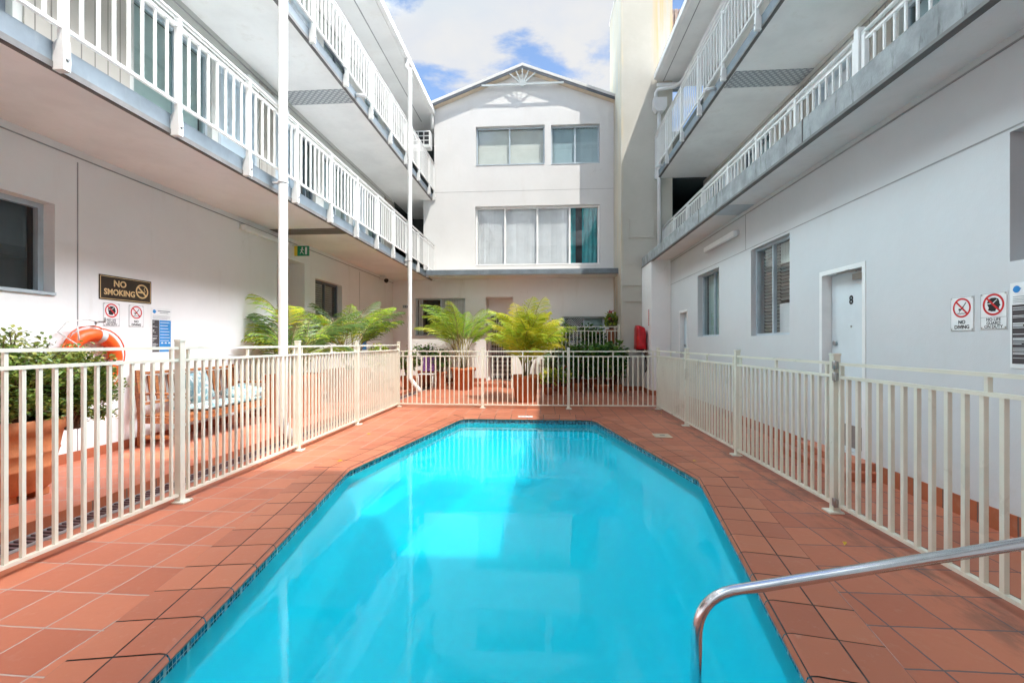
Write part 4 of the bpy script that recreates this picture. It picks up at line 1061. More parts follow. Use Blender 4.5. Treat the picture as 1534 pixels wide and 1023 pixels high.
T = TL(4.955, 1.94); t = thing('no_smoking_sign', 'dark brown and gold no smoking plaque above the lifebuoy', 'sign', T(0, 0, 0))
plate_box(T, .66, .275, M['brown'], t, d=.006)
T2 = lambda a, b, o: T(a, b, o+.002)
border(t, T2, .66, .275, .014, .007, M['gold'])
lettering(t, 'NO', .1, T2, -.085, .05, M['gold'], .003); lettering(t, 'SMOKING', .092, T2, -.085, -.05, M['gold'], .0028, .93)
mb = MB(); disc_ring(mb, T2, .2, 0, .068, .085, .0052); stroke(mb, T2, (.148, .05), (.252, -.05), .018, .0053)
stroke(mb, T2, (.14, -.012), (.235, -.012), .018, .005); stroke(mb, T2, (.245, .0), (.225, .03), .008, .005); stroke(mb, T2, (.225, .03), (.24, .05), .008, .005)
mb.build('cigarette_symbol', M['gold'], t)

def lifeguard_sign(T, label, flip):
    t = thing('lifeguard_sign', label, 'sign', T(0, 0, 0), 'no life guard signs'); w, h = .195, .262
    plate_box(T, w, h, M['sign_white'], t); border(t, T, w, h, .004, .003, M['joint'])
    head_symbol(t, T, 0, .045, .078, M['sign_black'], flip); prohibition(t, T, 0, .045, .078)
    mb = MB(); stroke(mb, T, (-w/2+.004, -.045), (w/2-.004, -.045), .0025, .0049); mb.build('border_line', M['joint'], t)
    for s, dz in (('NO LIFE', -.062), ('GUARD', -.088), ('ON DUTY', -.113)): lettering(t, s, .031, T, 0, dz, M['sign_black'], .0004, .95)
    screws(t, T, w, h)
def diving_sign(T, label, flip):
    t = thing('diving_sign', label, 'sign', T(0, 0, 0), 'no diving signs'); w, h = .195, .262
    plate_box(T, w, h, M['sign_white'], t); border(t, T, w, h, .004, .003, M['joint'])
    diver_symbol(t, T, 0, .045, .075, flip); prohibition(t, T, 0, .045, .075)
    for s, dz in (('NO', -.065), ('DIVING', -.103)): lettering(t, s, .038, T, 0, dz, M['sign_black'], .0012, .98)
    screws(t, T, w, h)
lifeguard_sign(TL(4.77, 1.64), 'white no life guard sign under the brown plaque on the left wall', 1)
diving_sign(TL(5.08, 1.64), 'white no diving sign under the brown plaque on the left wall', 1)
diving_sign(TR(3.715, 1.545), 'white no diving sign on the right wall past door 8', 1)
lifeguard_sign(TR(3.47, 1.55), 'white no life guard sign on the right wall beside the edge chart', 1)
def chart(T, label, w, h, right):
    t = thing('resuscitation_chart', label, 'sign', T(0, 0, 0), 'pool rescue charts')
    plate_box(T, w, h, M['sign_white'], t)
    mb = MB(); flat(mb, T, arc_poly(-w/2+.045, h/2-.045, .024, 0, 345, 18), .005); stroke(mb, T, (-w/2+.02, h/2-.05), (-w/2+.075, h/2-.042), .008, .0052); mb.build('logo_mark', M['blue'], t)
    mb = MB()
    for k, (a, b) in enumerate(((-.06, .13), (-.03, .1))):
        stroke(mb, T, (a, h/2-.035-k*.022), (b, h/2-.035-k*.022), .010-k*.004, .005)
    stroke(mb, T, (-w/2+.02, h/2-.095), (w/2-.02, h/2-.095), .003, .005)
    for k in range(3): stroke(mb, T, (-w/2+.02, h/2-.11-k*.012), (w/2-.03-.04*(k == 2), h/2-.11-k*.012), .003, .005)
    mb.build('text_line', M['alu_d'], t)
    zt, zbm = h/2-.15, -h/2+.03
    xm = -w/2+.12 if not right else w/2-.02
    mb = MB(); flat(mb, T, [(-w/2+.015, zbm), (xm-.003, zbm), (xm-.003, zt), (-w/2+.015, zt)], .005); mb.build('dark_column', M['chart_dark'], t)
    if not right:
        mb = MB(); flat(mb, T, [(xm, zbm), (w/2-.015, zbm), (w/2-.015, zt), (xm, zt)], .005); mb.build('blue_column', M['blue'], t)
    mb = MB(); rnd = random.Random(4); z = zt-.02
    while z > zbm+.02:
        x1 = xm-.01; L = rnd.uniform(.15, .9)
        if rnd.random() < .8: stroke(mb, T, (-w/2+.02, z), (-w/2+.02+(x1+w/2-.02)*L, z), rnd.choice((.003, .004, .007)), .0054)
        z -= rnd.choice((.011, .014, .03))
    if not right:
        for k in range(7): stroke(mb, T, (xm+.01, zt-.03-k*.038), (w/2-.025-rnd.uniform(0, .05), zt-.03-k*.038), .006, .0054)
        for k in range(3): flat(mb, T, arc_poly(xm+.04+k*.055, zbm+.105, .018, 0, 180, 8)+[(xm+.022+k*.055, zbm+.09), (xm+.058+k*.055, zbm+.09)][:0], .0054)
    mb.build('text_block', M['sign_white'], t)
chart(TL(5.44, 1.47), 'blue and black rescue chart on the left wall above the bench', .31, .58, False)
chart(TR(3.175, 1.44), 'black and white rescue chart on the right wall beyond the gate', .36, .58, True)
# exit sign on a bracket
t = thing('exit_sign', 'green running man exit sign over the left doorway', 'sign', (-4.66, 8.45, 3.1))
mb = MB(); mb.cbox(-4.8, -4.52, 8.43, 8.47, 3.0, 3.19, .004); mb.build('panel', M['green_sign'], t)
mb = MB(); mb.box(-4.8005, -4.74, 8.4285, 8.4715, 3.0005, 3.1895); mb.build('end_cap', M['yellow'], t)
mb = MB(); mb.box(-4.849, -4.7, 8.43, 8.47, 3.191, 3.21); mb.build('bracket', M['rail'], t)
TX = lambda a, b, o: (-4.64+a, 8.43-o+.003, 3.095+b)
mb = MB(); flat(mb, TX, arc_poly(.0, .055, .016, 0, 330, 10), .005); stroke(mb, TX, (0, .04), (-.015, -.01), .022, .005); stroke(mb, TX, (-.015, -.01), (.03, -.06), .013, .0052); stroke(mb, TX, (-.015, -.01), (-.045, -.055), .013, .0054)
stroke(mb, TX, (-.005, .03), (.035, .01), .01, .0056); stroke(mb, TX, (-.005, .03), (-.04, .012), .01, .0058); flat(mb, TX, [(.055, -.07), (.095, -.07), (.095, .07), (.055, .07)], .005)
mb.build('running_figure', M['sign_white'], t)
t = thing('wall_plaque', 'small grey plaque on the end wall left of the wide window', 'sign', (-4.4, 14.29, 2.5))
mb = MB(); mb.cbox(-4.53, -4.33, 14.285, 14.2995, 2.44, 2.54, .003); mb.build('panel', M['alu'], t)
mb = MB(); [mb.box(-4.5+k*.055, -4.47+k*.055, 14.283, 14.2845, 2.46, 2.52) for k in range(3)]; mb.build('mark_row', M['dark'], t)
t = thing('wall_notice', 'narrow blue notice on the left wall behind the far planter', 'sign', (-4.84, 12.0, 1.3))
mb = MB(); mb.box(-4.849, -4.842, 11.75, 12.15, 1.1, 1.62); mb.build('panel', M['sign_white'], t); mb = MB(); mb.box(-4.8415, -4.8405, 11.8, 12.1, 1.14, 1.5); mb.build('blue_column', M['blue'], t)
t = thing('fire_sign', 'thin red lettered strip on the pier above the red hose cover', 'sign', (2.71, 12.0, 1.9))
mb = MB(); mb.box(2.712, 2.7185, 11.95, 12.07, 1.75, 2.22); mb.build('panel', M['sign_white'], t)
mb = MB(); rn = random.Random(3)
for k in range(9): mb.box(2.709, 2.7115, 11.965, 12.055, 1.78+k*.047, 1.81+k*.047)
mb.build('mark_row', M['sign_red'], t)

# ------------------------------------------------------------------ fire hose reel under a red cover
t = thing('hose_reel', 'red vinyl covered hose reel hanging on the pier by the tower', 'hose reel', (2.5, 12.3, 1.1))
bm = bmesh.new(); bmesh.ops.create_cube(bm, size=1); bmesh.ops.subdivide_edges(bm, edges=bm.edges[:], cuts=5, use_grid_fill=True)
for v in bm.verts:
    x, y, z = v.co*2
    k = (1-.28*max(0, z-.35)**1.6)*(1+.05*(z < -.7)); n8 = max(1e-6, (abs(x)**7+abs(y)**7)**(1/7)); m = max(abs(x), abs(y))
    f = mnoise.noise(Vector((x*1.8, y*1.8, z*2.6)))*.09+.03*math.sin(z*9+y*3)
    v.co = Vector((x/n8*m*.125*k*(1+f), y/n8*m*.22*k*(1+f), z*.31*(1-.10*m*m*(z > 0))-.04*x*(z > .5)))
mb = MB(); mb.smooth = True; mb.from_bm(bm, Matrix.Translation((2.545, 12.28, 1.47))); bm.free(); mb.build('cover', M['red'], t)
mb = MB(); mb.tube([(2.55, 12.28, 1.16), (2.55, 12.28, 1.06)], [.11, .09], 14); mb.build('reel', M['black'], t)
mb = MB(); mb.tube([(2.6, 12.2, 1.1), (2.66, 12.1, .95), (2.67, 12.0, .75), (2.66, 12.05, .6), (2.67, 12.25, .55), (2.68, 12.3, .8), (2.69, 12.32, 1.1)], .014, 8); mb.build('hose', M['black'], t)

# ------------------------------------------------------------------ lifebuoy
t = thing('lifebuoy', 'orange lifebuoy with grey bands hanging on the left wall', 'lifebuoy', (-4.77, 4.56, 1.18))
c = Vector((-4.775, 4.49, 1.15)); RO, RT = .255, .066
def ringpt(a, rr=RO, dx=0): return (c.x+dx, c.y+rr*math.cos(a), c.z+rr*math.sin(a))
def torus_seg(mb, a0, a1, n, rt, cap):
    mb.smooth = True; rings = []
    for i in range(n+1):
        a = a0+(a1-a0)*i/n
        rings.append([mb.av((c.x+rt*math.sin(b)*.95, c.y+(RO+rt*math.cos(b))*math.cos(a), c.z+(RO+rt*math.cos(b))*math.sin(a))) for b in [2*math.pi*k/18 for k in range(18)]])
    for p, q in zip(rings, rings[1:]):
        for k in range(18): mb.face([p[k], p[(k+1) % 18], q[(k+1) % 18], q[k]])
    mb.smooth = False
mb = MB(); torus_seg(mb, 0, 2*math.pi, 64, RT, False); mb.build('ring', M['orange'], t)
for a in (72, -12, 168, 258):
    mb = MB(); torus_seg(mb, R(a-7), R(a+7), 5, RT+.003, False); mb.build('band', M['tape'], t)
mb = MB()
for a0 in (72, 168, 258, 348):
    n = 10; mb.tube([ringpt(R(a0+k*(90 if a0 != 72 else 96)/n), RO+RT+.012+.03*math.sin(math.pi*k/n), .02) for k in range(n+1)], .007, 6)
mb.build('grab_rope', M['orange'], t)
mb = MB(); pts = [(c.x+.03, c.y-.22, c.z+.38)]
mb.tube([(-4.845, c.y+.1, c.z+.38), (-4.77, c.y+.05, c.z+.40), (-4.72, c.y-.1, c.z+.42), (-4.73, c.y-.3, c.z+.38), (-4.76, c.y-.36, c.z+.28), (-4.7, c.y-.22, c.z+.15), (-4.69, c.y-.2, c.z-.1), (-4.7, c.y-.21, c.z-.2)], .007, 6)
mb.tube([(-4.845, c.y+.1, c.z+.37), (-4.74, c.y-.02, c.z+.36), (-4.73, c.y-.2, c.z+.34), (-4.69, c.y-.22, c.z+.2)], .007, 6)
mb.build('rope', M['rope'], t)
mb = MB(); mb.tube([(-4.85, c.y+.1, c.z+.4), (-4.74, c.y+.1, c.z+.4), (-4.73, c.y+.1, c.z+.45)], .01, 8); mb.build('hook', M['steel'], t)

# ------------------------------------------------------------------ pool handrail, skimmer lid, depth tile
t = thing('grab_rail', 'polished steel grab rail bent over the near right pool edge', 'handrail', (.5, 1.44, -1))
mb = MB()
def arc(p0, p1, p2, n=8): return [tuple((Vector(p0)*(1-s)+Vector(p1)*s)*(1-s)+(Vector(p1)*(1-s)+Vector(p2)*s)*s) for s in [k/n for k in range(n+1)]]
path = [(.452, 1.44, -.42), (.470, 1.44, .38)]+arc((.470, 1.44, .42), (.476, 1.44, .545), (.60, 1.438, .565), 9)+[(1.62, 1.415, .79)]+arc((1.62, 1.415, .79), (1.82, 1.41, .83), (1.82, 1.41, .6), 8)+[(1.82, 1.41, .004)]
mb.tube(path, .0168, 20); mb.build('rail', M['chrome'], t)
mb = MB(); mb.lathe((1.82, 1.41, .0005), [(.055, 0), (.055, .008), (.03, .018)], 24); mb.build('flange', M['chrome'], t)
t = thing('skimmer_lid', 'beige skimmer lid set in the tiles right of the pool', 'lid', (1.68, 6.58, 0))
mb = MB(); mb.cbox(1.56, 1.79, 6.46, 6.72, .0005, .012, .004); mb.build('cover', M['beige'], t)
mb = MB(); mb.box(1.64, 1.71, 6.57, 6.6, .0122, .0135); mb.build('finger_slot', M['grout'], t)
t = thing('depth_marker', 'small white depth marker tile on the far pool edge', 'marker', (-.33, 8.15, 0))
mb = MB(); mb.cbox(-.46, -.2, 8.06, 8.2, .0052, .0085, .001); mb.build('panel', M['sign_white'], t)
mb = MB(); [mb.box(-.43+k*.07, -.39+k*.07, 8.09, 8.17, .0086, .0095) for k in range(3)]; mb.build('mark_row', M['alu'], t)

# ------------------------------------------------------------------ bench with cushions
t = thing('garden_bench', 'brown slatted timber bench against the left wall under the chart', 'bench', (-4.6, 5.8, WK))
BY0, BY1, BX0, BX1, SZ = 4.98, 6.72, -4.74, -4.2, .47
mb = MB()
for k in range(6): x = BX0+.07+k*.085; mb.box(x-.034, x+.034, BY0+.06, BY1-.06, SZ-.02, SZ)
mb.build('seat', M['wood'], t)
mb = MB(); n = 17
def leanx(z): return BX0+.02-(z-SZ)*.12
for z in (.60, .96): mb.bar((leanx(z), BY0+.05, z), (leanx(z), BY1-.05, z), .03, .07, up=(1, 0, .2))
for k in range(n):
    y = BY0+.1+(BY1-BY0-.2)*k/(n-1); mb.bar((leanx(.63), y, .63), (leanx(.93), y, .93), .045, .014, up=(1, 0, 0))
mb.build('backrest', M['wood'], t)
for y in (BY0+.03, BY1-.03):
    mb = MB(); mb.bar((BX1-.03, y, WK), (BX1-.03, y, .71), .05, .05); mb.build('leg', M['wood'], t)
    mb = MB(); mb.bar((BX0+.02, y, WK), (BX0+.02, y, SZ), .05, .05); mb.bar((BX0+.02, y, SZ), (leanx(1.0), y, 1.0), .05, .05); mb.build('leg', M['wood'], t)
    mb = MB(); mb.cbox(BX0-.01, BX1+.02, y-.035, y+.035, .711, .738, .006); mb.build('armrest', M['wood'], t)
    mb = MB(); mb.box(BX0+.045, BX1-.055, y-.018, y+.018, .2, .24); mb.box(BX0+.045, BX1-.055, y-.018, y+.018, SZ-.09, SZ-.021); mb.build('stretcher', M['wood'], t)
mb = MB(); mb.box(BX1-.045, BX1-.02, BY0+.056, BY1-.056, SZ-.09, SZ-.021); mb.build('apron', M['wood'], t)
def cushion(name, label, sx, sy, sz, mat4, parent=None):
    bm = bmesh.new(); bmesh.ops.create_cube(bm, size=1); bmesh.ops.subdivide_edges(bm, edges=bm.edges[:], cuts=7, use_grid_fill=True)
    for v in bm.verts:
        x, y, z = v.co*2; e = max(abs(x), abs(y)); puff = (1-min(1, e)**5*.8)
        v.co = Vector((x*sx/2*(1-.04*(abs(y)**3)), y*sy/2*(1-.04*(abs(x)**3)), z*sz/2*puff+.01*mnoise.noise(Vector((x*2, y*2, z)))))
    mb = MB(); mb.smooth = True; mb.from_bm(bm, mat4); bm.free()
    o = mb.build(name, M['cushion']); tag(o, label, 'cushion', 'patterned bench cushions')
cushion('seat_pad', 'long teal and white patterned pad lying along the bench seat', .46, 1.3, .07, Matrix.Translation((-4.45, 5.98, SZ+.036)))
cushion('cushion', 'patterned cushion leaning on the bench backrest', .4, .42, .13, Matrix.Translation((-4.60, 5.75, .74)) @ Matrix.Rotation(R(72), 4, 'Y') @ Matrix.Rotation(R(8), 4, 'Z'))
cushion('cushion', 'pale patterned cushion lying at the far end of the bench', .42, .48, .13, Matrix.Translation((-4.45, 6.42, .60)) @ Matrix.Rotation(R(10), 4, 'X') @ Matrix.Rotation(R(12), 4, 'Y'))

# ------------------------------------------------------------------ pots and plants
def round_pot(mb, c, r, h, rim=.05, foot=.72):
    mb.lathe(c, [(r*foot*.96, 0), (r*foot, .01), (r*.9, h-rim*1.9), (r*.915, h-rim*1.8), (r*1.0, h-rim*1.5), (r*1.02, h-rim*.4), (r*1.0, h), (r*.9, h), (r*.86, h-.04), (r*.1, h-.05)], 40)
def pot(parent, c, r, h, mat='terra', rim=.05, foot=.72):
    mb = MB(); round_pot(mb, c, r, h, rim, foot); o = mb.build('pot', M[mat], parent)
    mb = MB(); mb.lathe((c[0], c[1], c[2]+h-.055), [(r*.84, 0), (r*.84, .012), (r*.5, .022), (.01, .025)], 24); mb.build('soil', M['soil'], parent)
    return o
def frond(mb, base, az, L, rise, droop, nl, lw, ll, rng, mats=(0, 1)):
    """arching rachis with leaflets; mi 0.. leaf shades, last = cane"""
    h = Vector((math.cos(az), math.sin(az), 0)); side = Vector((-h.y, h.x, 0))
    pts = []; p = Vector(base); ang = rise; N = 16; sd = rng.uniform(-.25, .25)
    for k in range(N+1):
        pts.append(p.copy()); s = k/N
        p = p+(h*math.cos(ang)+Vector((0, 0, 1))*math.sin(ang)+side*sd*s*.5)*(L/N); ang -= droop/N*(0.5+1.1*s)
    mb.mi = 3; mb.tube(pts, [.008*(1-.8*k/N)+.0015 for k in range(N+1)], 5, cap=False)
    start = .2
    for k in range(nl):
        s = start+(1-start)*(k+.5)/nl; i = min(N-1, int(s*N)); t = s*N-i
        q = pts[i]*(1-t)+pts[i+1]*t; d = (pts[i+1]-pts[i]).normalized()
        up = side.cross(d).normalized()
        Lk = ll*(math.sin(math.pi*(.12+.86*s))**.7)*rng.uniform(.82, 1.08)
        mb.mi = mats[0] if rng.random() > .35 else mats[1]
        for sg in (-1, 1):
            dirv = (side*sg*.8+d*(.75+.55*s)+up*rng.uniform(.25, .6)).normalized()
            wv = d*lw*.5
            a = q; m1 = q+dirv*Lk*.45; m2 = q+dirv*Lk*.8-Vector((0, 0, 1))*Lk*.08; e = q+dirv*Lk-Vector((0, 0, 1))*Lk*rng.uniform(.12, .3)
            i0 = [mb.av(tuple(a-wv*.5)), mb.av(tuple(a+wv*.5)), mb.av(tuple(m1+wv)), mb.av(tuple(m1-wv)), mb.av(tuple(m2+wv*.7)), mb.av(tuple(m2-wv*.7)), mb.av(tuple(e))]
            mb.face([i0[0], i0[1], i0[2], i0[3]]); mb.face([i0[3], i0[2], i0[4], i0[5]]); mb.face([i0[5], i0[4], i0[6]])
def palm_crown(parent, c, n, L, spread, seed, shades, ncane=7, droop=1.7, ll=.3, h0=.05, rise=(.95, 1.5), hts=(.08, .55)):
    rng = random.Random(seed); mb = MB(); cm = MB()
    for k in range(ncane):
        a = rng.uniform(0, 6.28); r0 = rng.uniform(.02, .12); r1 = r0+rng.uniform(.03, .16); hh = L*rng.uniform(*hts)
        p0 = Vector((c[0]+r0*math.cos(a), c[1]+r0*math.sin(a), c[2])); p1 = Vector((c[0]+r1*math.cos(a), c[1]+r1*math.sin(a), c[2]+hh))
        cm.tube([p0, (p0+p1)/2+Vector((.01, .0, 0)), p1], [.016, .013, .008], 7)
        for j in range(max(1, n//ncane)):
            az = a+rng.uniform(-1.2, 1.2)
            sh = rng.choice(shades)
            frond(mb, p1-Vector((0, 0, rng.uniform(0, .12))), az, L*rng.uniform(.6, 1.0)*spread, rng.uniform(*rise), droop*rng.uniform(.7, 1.2), 22, .024, ll, rng, sh)
    cm.build('cane_cluster', M['palm_stem'], parent); return mb
def palm(label, c, r, h, n, L, seed, leafmats, shades, mat='terra', group='potted palms', **kw):
    t = thing('potted_palm', label, 'palm', c, group)
    if mat: pot(t, c, r, h, mat)
    mb = palm_crown(t, (c[0], c[1], c[2]+h-.04), n, L, 1, seed, shades, **kw)
    mb.build('crown', [M[x] for x in leafmats]+[M['palm_stem']], t, recalc=False); return t
palm('yellowing palm in a large terracotta pot in front of the garden fence', (-.42, 10.3, 0), .32, .6, 60, 1.5, 3, ['leaf_palm', 'leaf_palm_y', 'leaf_lime'], [(0, 2), (1, 2), (1, 1), (2, 0), (2, 1)], ll=.42, ncane=12, droop=1.35, hts=(.08, .55), rise=(1.1, 1.5))
palm('bright green palm in a smaller terracotta pot beside the wide window', (-2.3, 12.85, 0), .36, .62, 45, 1.75, 8, ['leaf_palm', 'leaf_palm_g', 'leaf_lime'], [(0, 2), (0, 1), (1, 0), (0, 1)], ll=.42, ncane=9, droop=1.3, hts=(.25, .5), rise=(1.05, 1.5))
def square_planter(label, c, w, h, seed, n, L, shades):
    t = thing('potted_palm', label, 'palm', c, 'palms in square planters')
    bm = bmesh.new(); prof = [(.40, 0), (.46, h-.1), (.5, h-.1), (.5, h), (.44, h), (.43, h-.06)]; rings = []
    for r, z in prof: rings.append([bm.verts.new((sx*r*w, sy*r*w, z)) for sx, sy in ((-1, -1), (1, -1), (1, 1), (-1, 1))])
    for a, b in zip(rings, rings[1:]):
        for k in range(4): bm.faces.new([a[k], a[(k+1) % 4], b[(k+1) % 4], b[k]])
    bm.faces.new(rings[0][::-1]); bmesh.ops.bevel(bm, geom=bm.edges[:], offset=.008, segments=2, affect='EDGES')
    mb = MB(); mb.from_bm(bm, Matrix.Translation(c)); bm.free(); mb.build('planter_box', M['terra'], t)
    mb = MB(); mb.box(c[0]-.42*w, c[0]+.42*w, c[1]-.42*w, c[1]+.42*w, c[2]+h-.07, c[2]+h-.05); mb.build('soil', M['soil'], t)
    mb = palm_crown(t, (c[0], c[1], c[2]+h-.05), n, L, 1, seed, shades, ncane=8, droop=1.45, ll=.40, rise=(.95, 1.45))
    mb.build('crown', [M['leaf_palm_d'], M['leaf_palm'], M['leaf_palm_y'], M['palm_stem']], t, recalc=False)
square_planter('dark palm in the nearer square orange planter behind the thick downpipe', (-4.2, 7.45, WK), .74, .7, 12, 24, 1.5, [(0, 0), (0, 1), (0, 1), (1, 2)])
square_planter('palm in the farther square orange planter by the left wall', (-4.15, 9.35, WK), .74, .68, 21, 24, 1.4, [(0, 1), (1, 2), (1, 1), (0, 0)])

def leaf_quad(mb, p, d, n, L, w, curl=.15):
    d = d.normalized(); s = d.cross(n).normalized() if d.cross(n).length > .01 else Vector((1, 0, 0)); u = s.cross(d)
    m = p+d*L*.5+u*L*curl*.5; e = p+d*L
    i = [mb.av(tuple(p)), mb.av(tuple(m+s*w*.5)), mb.av(tuple(e)), mb.av(tuple(m-s*w*.5))]
    mb.face([i[0], i[1], i[2]]); mb.face([i[0], i[2], i[3]])
def shrub(mb, bm_, c, rad, nbr, nleaf, L, w, rng, nm, up=.4, bias=None, hollow=.55, brmat=True):
    """branches from the base to tips on an uneven ellipsoid; leaf rosettes along the outer half"""
    c = Vector(c); base = c-Vector((0, 0, rad[2]*.95))
    for k in range(nbr):
        th = rng.uniform(0, 6.283); z = rng.uniform(-.75, 1); q = math.sqrt(max(0, 1-z*z)); rr = rng.uniform(.62, 1.06)
        tip = c+Vector((rad[0]*q*math.cos(th), rad[1]*q*math.sin(th), rad[2]*z))*rr
        mid = base*.35+tip*.65*.6+c*.65*.4+Vector((rng.uniform(-.06, .06), rng.uniform(-.06, .06), .04)); mid = (base+tip+c)/3+Vector((rng.uniform(-.05, .05), rng.uniform(-.05, .05), .02))
        if bm_: bm_.tube([base+Vector((rng.uniform(-.05, .05), rng.uniform(-.05, .05), 0)), mid, tip], [.016, .010, .004], 5, cap=False)
        for j in range(nleaf):
            s = rng.uniform(hollow, 1.04); p = mid*(1-s)+tip*s+Vector((rng.gauss(0, .035), rng.gauss(0, .035), rng.gauss(0, .035)))*(rad[0]/.5)
            a = rng.uniform(0, 6.283); d = Vector((math.cos(a), math.sin(a), rng.uniform(-.3, .9)+up*.5)); n = Vector((rng.gauss(0, .4), rng.gauss(0, .4), 1))
            mb.mi = nm[min(len(nm)-1, int(rng.random()*len(nm)))]
            if z > .55 and s > .8 and rng.random() < .5: mb.mi = nm[-1]
            leaf_quad(mb, p, d, n, L*rng.uniform(.7, 1.2), w*rng.uniform(.7, 1.2))
# jade bush in the big pot at the left edge
t = thing('potted_bush', 'dense jade bush in a big ringed terracotta pot at the left edge', 'plant', (-4.25, 3.3, WK))
c = (-4.22, 3.25, WK)
for a in range(5):
    mb = MB(); x, y = c[0]+.2*math.cos(a*1.2566-.6), c[1]+.2*math.sin(a*1.2566-.6); mb.cbox(x-.05, x+.05, y-.05, y+.05, WK+.001, WK+.06, .008); mb.build('foot', M['terra'], t)
mb = MB(); mb.lathe((c[0], c[1], WK+.06), [(.25, 0), (.275, .02), (.305, .18), (.312, .19), (.306, .20), (.325, .30), (.333, .31), (.327, .32), (.35, .46), (.372, .48), (.375, .55), (.36, .57), (.33, .56), (.31, .5)], 48); mb.build('pot', M['terra'], t)
mb = MB(); mb.lathe((c[0], c[1], WK+.54), [(.32, 0), (.2, .02), (.01, .03)], 24); mb.build('soil', M['soil'], t)
rng = random.Random(5); mb = MB(); br = MB()
shrub(mb, br, (c[0]+.0, c[1]+.02, .99), (.52, .74, .40), 200, 62, .046, .029, rng, [0, 0, 1], hollow=.4)
shrub(mb, br, (c[0]+.1, c[1]+.42, .92), (.36, .42, .36), 100, 60, .044, .028, rng, [0, 0, 1], hollow=.35)
for k in range(5):
    a = k*1.3; br.tube([(c[0]+.06*math.cos(a), c[1]+.06*math.sin(a), WK+.5), (c[0]+.16*math.cos(a), c[1]+.2*math.sin(a), .85), (c[0]+.3*math.cos(a), c[1]+.36*math.sin(a), 1.12)], [.035, .026, .012], 8)
mb.build('foliage', [M['leaf_jade'], M['leaf_jade2']], t, recalc=False); br.build('branch_cluster', M['bark'], t)

def plant(name, label, c, rad, nbr, nl, L, w, mats, nm, seed, potr=None, poth=.3, potmat='terra_d', group=None, flowers=None, stand=0):
    t = thing(name, label, 'plant', c, group); rng = random.Random(seed)
    zb_ = c[2]
    if potr: pot(t, c, potr, poth, potmat); zb_ += poth
    mb = MB(); br = MB()
    shrub(mb, br, (c[0], c[1], zb_+rad[2]*.9), rad, nbr, nl, L, w, rng, nm)
    mb.build('foliage', [M[x] for x in mats], t, recalc=False); br.build('branch_cluster', M['bark'], t)
    if flowers:
        fm, nf, fs = flowers; f = MB()
        for k in range(nf):
            a = rng.uniform(0, 6.28); z = rng.uniform(-.2, .9); q = math.sqrt(1-z*z)
            p = Vector((c[0]+rad[0]*q*math.cos(a), c[1]+rad[1]*q*math.sin(a), zb_+rad[2]*(.9+z)))
            for j in range(7): leaf_quad(f, p, Vector((rng.gauss(0, 1), rng.gauss(0, 1), rng.gauss(.3, .8))), Vector((rng.gauss(0, .5), rng.gauss(0, .5), 1)), fs, fs*.8)
        f.build('flower_cluster', M[fm], t, recalc=False)
    return t
G = 'garden plants by the tower'
plant('leafy_shrub', 'broad dark green shrub at the foot of the tower behind the fence', (1.55, 12.45, 0), (.55, .42, .62), 95, 16, .17, .12, ['leaf_dark', 'leaf_mid'], [0, 0, 0, 1], 31, .24, .22, group=G)
plant('leafy_shrub', 'dark bushy shrub left of the broad shrub behind the back fence', (.92, 12.55, 0), (.45, .4, .56), 90, 16, .13, .09, ['leaf_dark', 'leaf_mid'], [0, 0, 1], 32, .2, .24, group=G)
plant('leafy_shrub', 'dark leaning shrub beside the hose on the right of the garden', (2.0, 12.55, 0), (.28, .3, .6), 40, 14, .15, .11, ['leaf_dark', 'leaf_mid'], [0, 0, 0, 1], 33, .16, .2, group=G)
plant('flower_pot', 'low lime plant with yellow flowers in a small pot right of the yellowing palm', (.12, 11.7, 0), (.26, .24, .26), 36, 14, .10, .045, ['leaf_lime', 'leaf_mid'], [0, 0, 1], 34, .15, .2, group=G, flowers=('flower_y', 9, .04))
plant('flower_pot', 'low plant with red flecks in a small pot near the back fence post', (.5, 11.9, 0), (.27, .24, .28), 36, 14, .09, .04, ['leaf_mid', 'leaf_lime'], [0, 1, 0], 35, .14, .2, group=G, flowers=('flower_r', 10, .035))
plant('silver_plant', 'pale grey green feathery plant before the garden fence', (.28, 12.7, 0), (.42, .3, .42), 46, 16, .14, .035, ['leaf_grey', 'leaf_mid'], [0, 0, 1], 36, .2, .45, group=G)
plant('climber', 'tall loose climber with white blooms growing behind the garden fence', (.45, 13.65, .1), (.55, .25, .86), 100, 16, .11, .065, ['leaf_mid', 'leaf_grey', 'leaf_lime'], [0, 1, 2, 0], 37, .2, .3, group=G, flowers=('flower_w', 22, .05))
plant('climber', 'tall dark climber with red blooms behind the garden fence by the tower', (1.45, 13.65, .1), (.6, .25, .80), 120, 16, .12, .075, ['leaf_dark', 'leaf_mid'], [0, 0, 1], 38, .2, .3, group=G, flowers=('flower_r', 12, .045))
plant('geranium', 'small potted geranium with one red flower on top beside the tower', (1.98, 13.55, .1), (.24, .22, .3), 40, 14, .1, .05, ['leaf_mid', 'leaf_lime'], [0, 0, 1], 39, .16, 1.62, group=G, flowers=('flower_r', 4, .06))
G2 = 'pot plants in the far left corner'
plant('potted_shrub', 'small leafed shrub left of the purple chair in the far corner', (-3.62, 11.9, WK), (.26, .3, .42), 50, 24, .06, .035, ['leaf_jade', 'leaf_jade2', 'leaf_mid'], [0, 0, 1, 2], 41, .2, .35, group=G2)
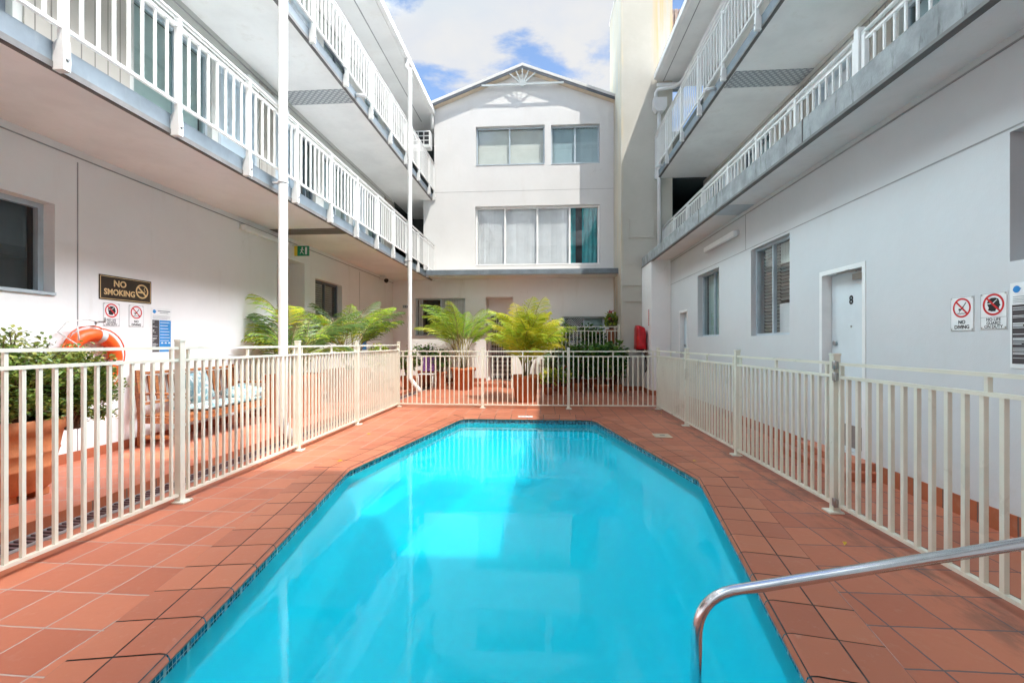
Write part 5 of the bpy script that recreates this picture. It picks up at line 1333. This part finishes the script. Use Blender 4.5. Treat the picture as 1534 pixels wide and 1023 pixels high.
plant('potted_shrub', 'round shrub behind the purple chair against the end wall', (-3.55, 13.4, WK), (.5, .35, .42), 60, 18, .09, .05, ['leaf_dark', 'leaf_mid'], [0, 0, 1], 42, .24, .4, group=G2)
plant('potted_shrub', 'drooping variegated plant right of the purple chair', (-2.98, 12.95, 0), (.32, .3, .35), 44, 18, .08, .04, ['leaf_mid', 'leaf_grey'], [0, 1, 0], 43, .18, .5, group=G2)
plant('potted_shrub', 'leafy pot plant between the far planter and the corner downpipe', (-4.2, 11.2, WK), (.3, .3, .4), 46, 18, .08, .045, ['leaf_mid', 'leaf_lime'], [0, 0, 1], 44, .2, .5, group=G2)
t = thing('garden_chair', 'purple slatted garden chair among the far left pot plants', 'chair', (-3.25, 12.45, .0))
cx, cy = -3.28, 12.6
for x in (-.2, .2):
    for y in (-.2, .2):
        mb = MB(); mb.tube([(cx+x, cy+y, .001), (cx+x, cy+y, .44 if y < 0 else .46)], .014, 8); mb.build('leg', M['rail'], t)
mb = MB(); mb.cbox(cx-.23, cx+.23, cy-.23, cy+.22, .441, .465, .008); mb.build('seat', M['rail'], t)
mb = MB(); mb.tube([(cx-.2, cy+.2, .46), (cx-.2, cy+.27, .93), (cx+.2, cy+.27, .93), (cx+.2, cy+.2, .46)], .014, 8); mb.build('back_frame', M['rail'], t)
mb = MB()
for k in range(6): z = .52+k*.066; mb.cbox(cx-.19, cx+.19, cy+.2+(z-.46)*.15, cy+.215+(z-.46)*.15, z, z+.055, .004)
mb.build('backrest', M['purple'], t)

# a few dry leaves on the tiles
rng = random.Random(77)
for k, (x, y) in enumerate(((2.1, 9.0), (2.2, 8.7), (1.95, 8.95), (1.7, 5.2), (1.95, 3.1), (-2.5, 6.4), (-2.3, 4.9))):
    mb = MB(); a = rng.uniform(0, 6.28); L = rng.uniform(.035, .07)
    leaf_quad(mb, Vector((x, y, .006)), Vector((math.cos(a), math.sin(a), .1)), Vector((0, 0, 1)), L, L*.45, .3)
    tag(mb.build('fallen_leaf', M['flower_y'], recalc=False), 'tiny dry yellow leaf lying on the pool deck tiles', 'leaf', 'fallen leaves on the deck')
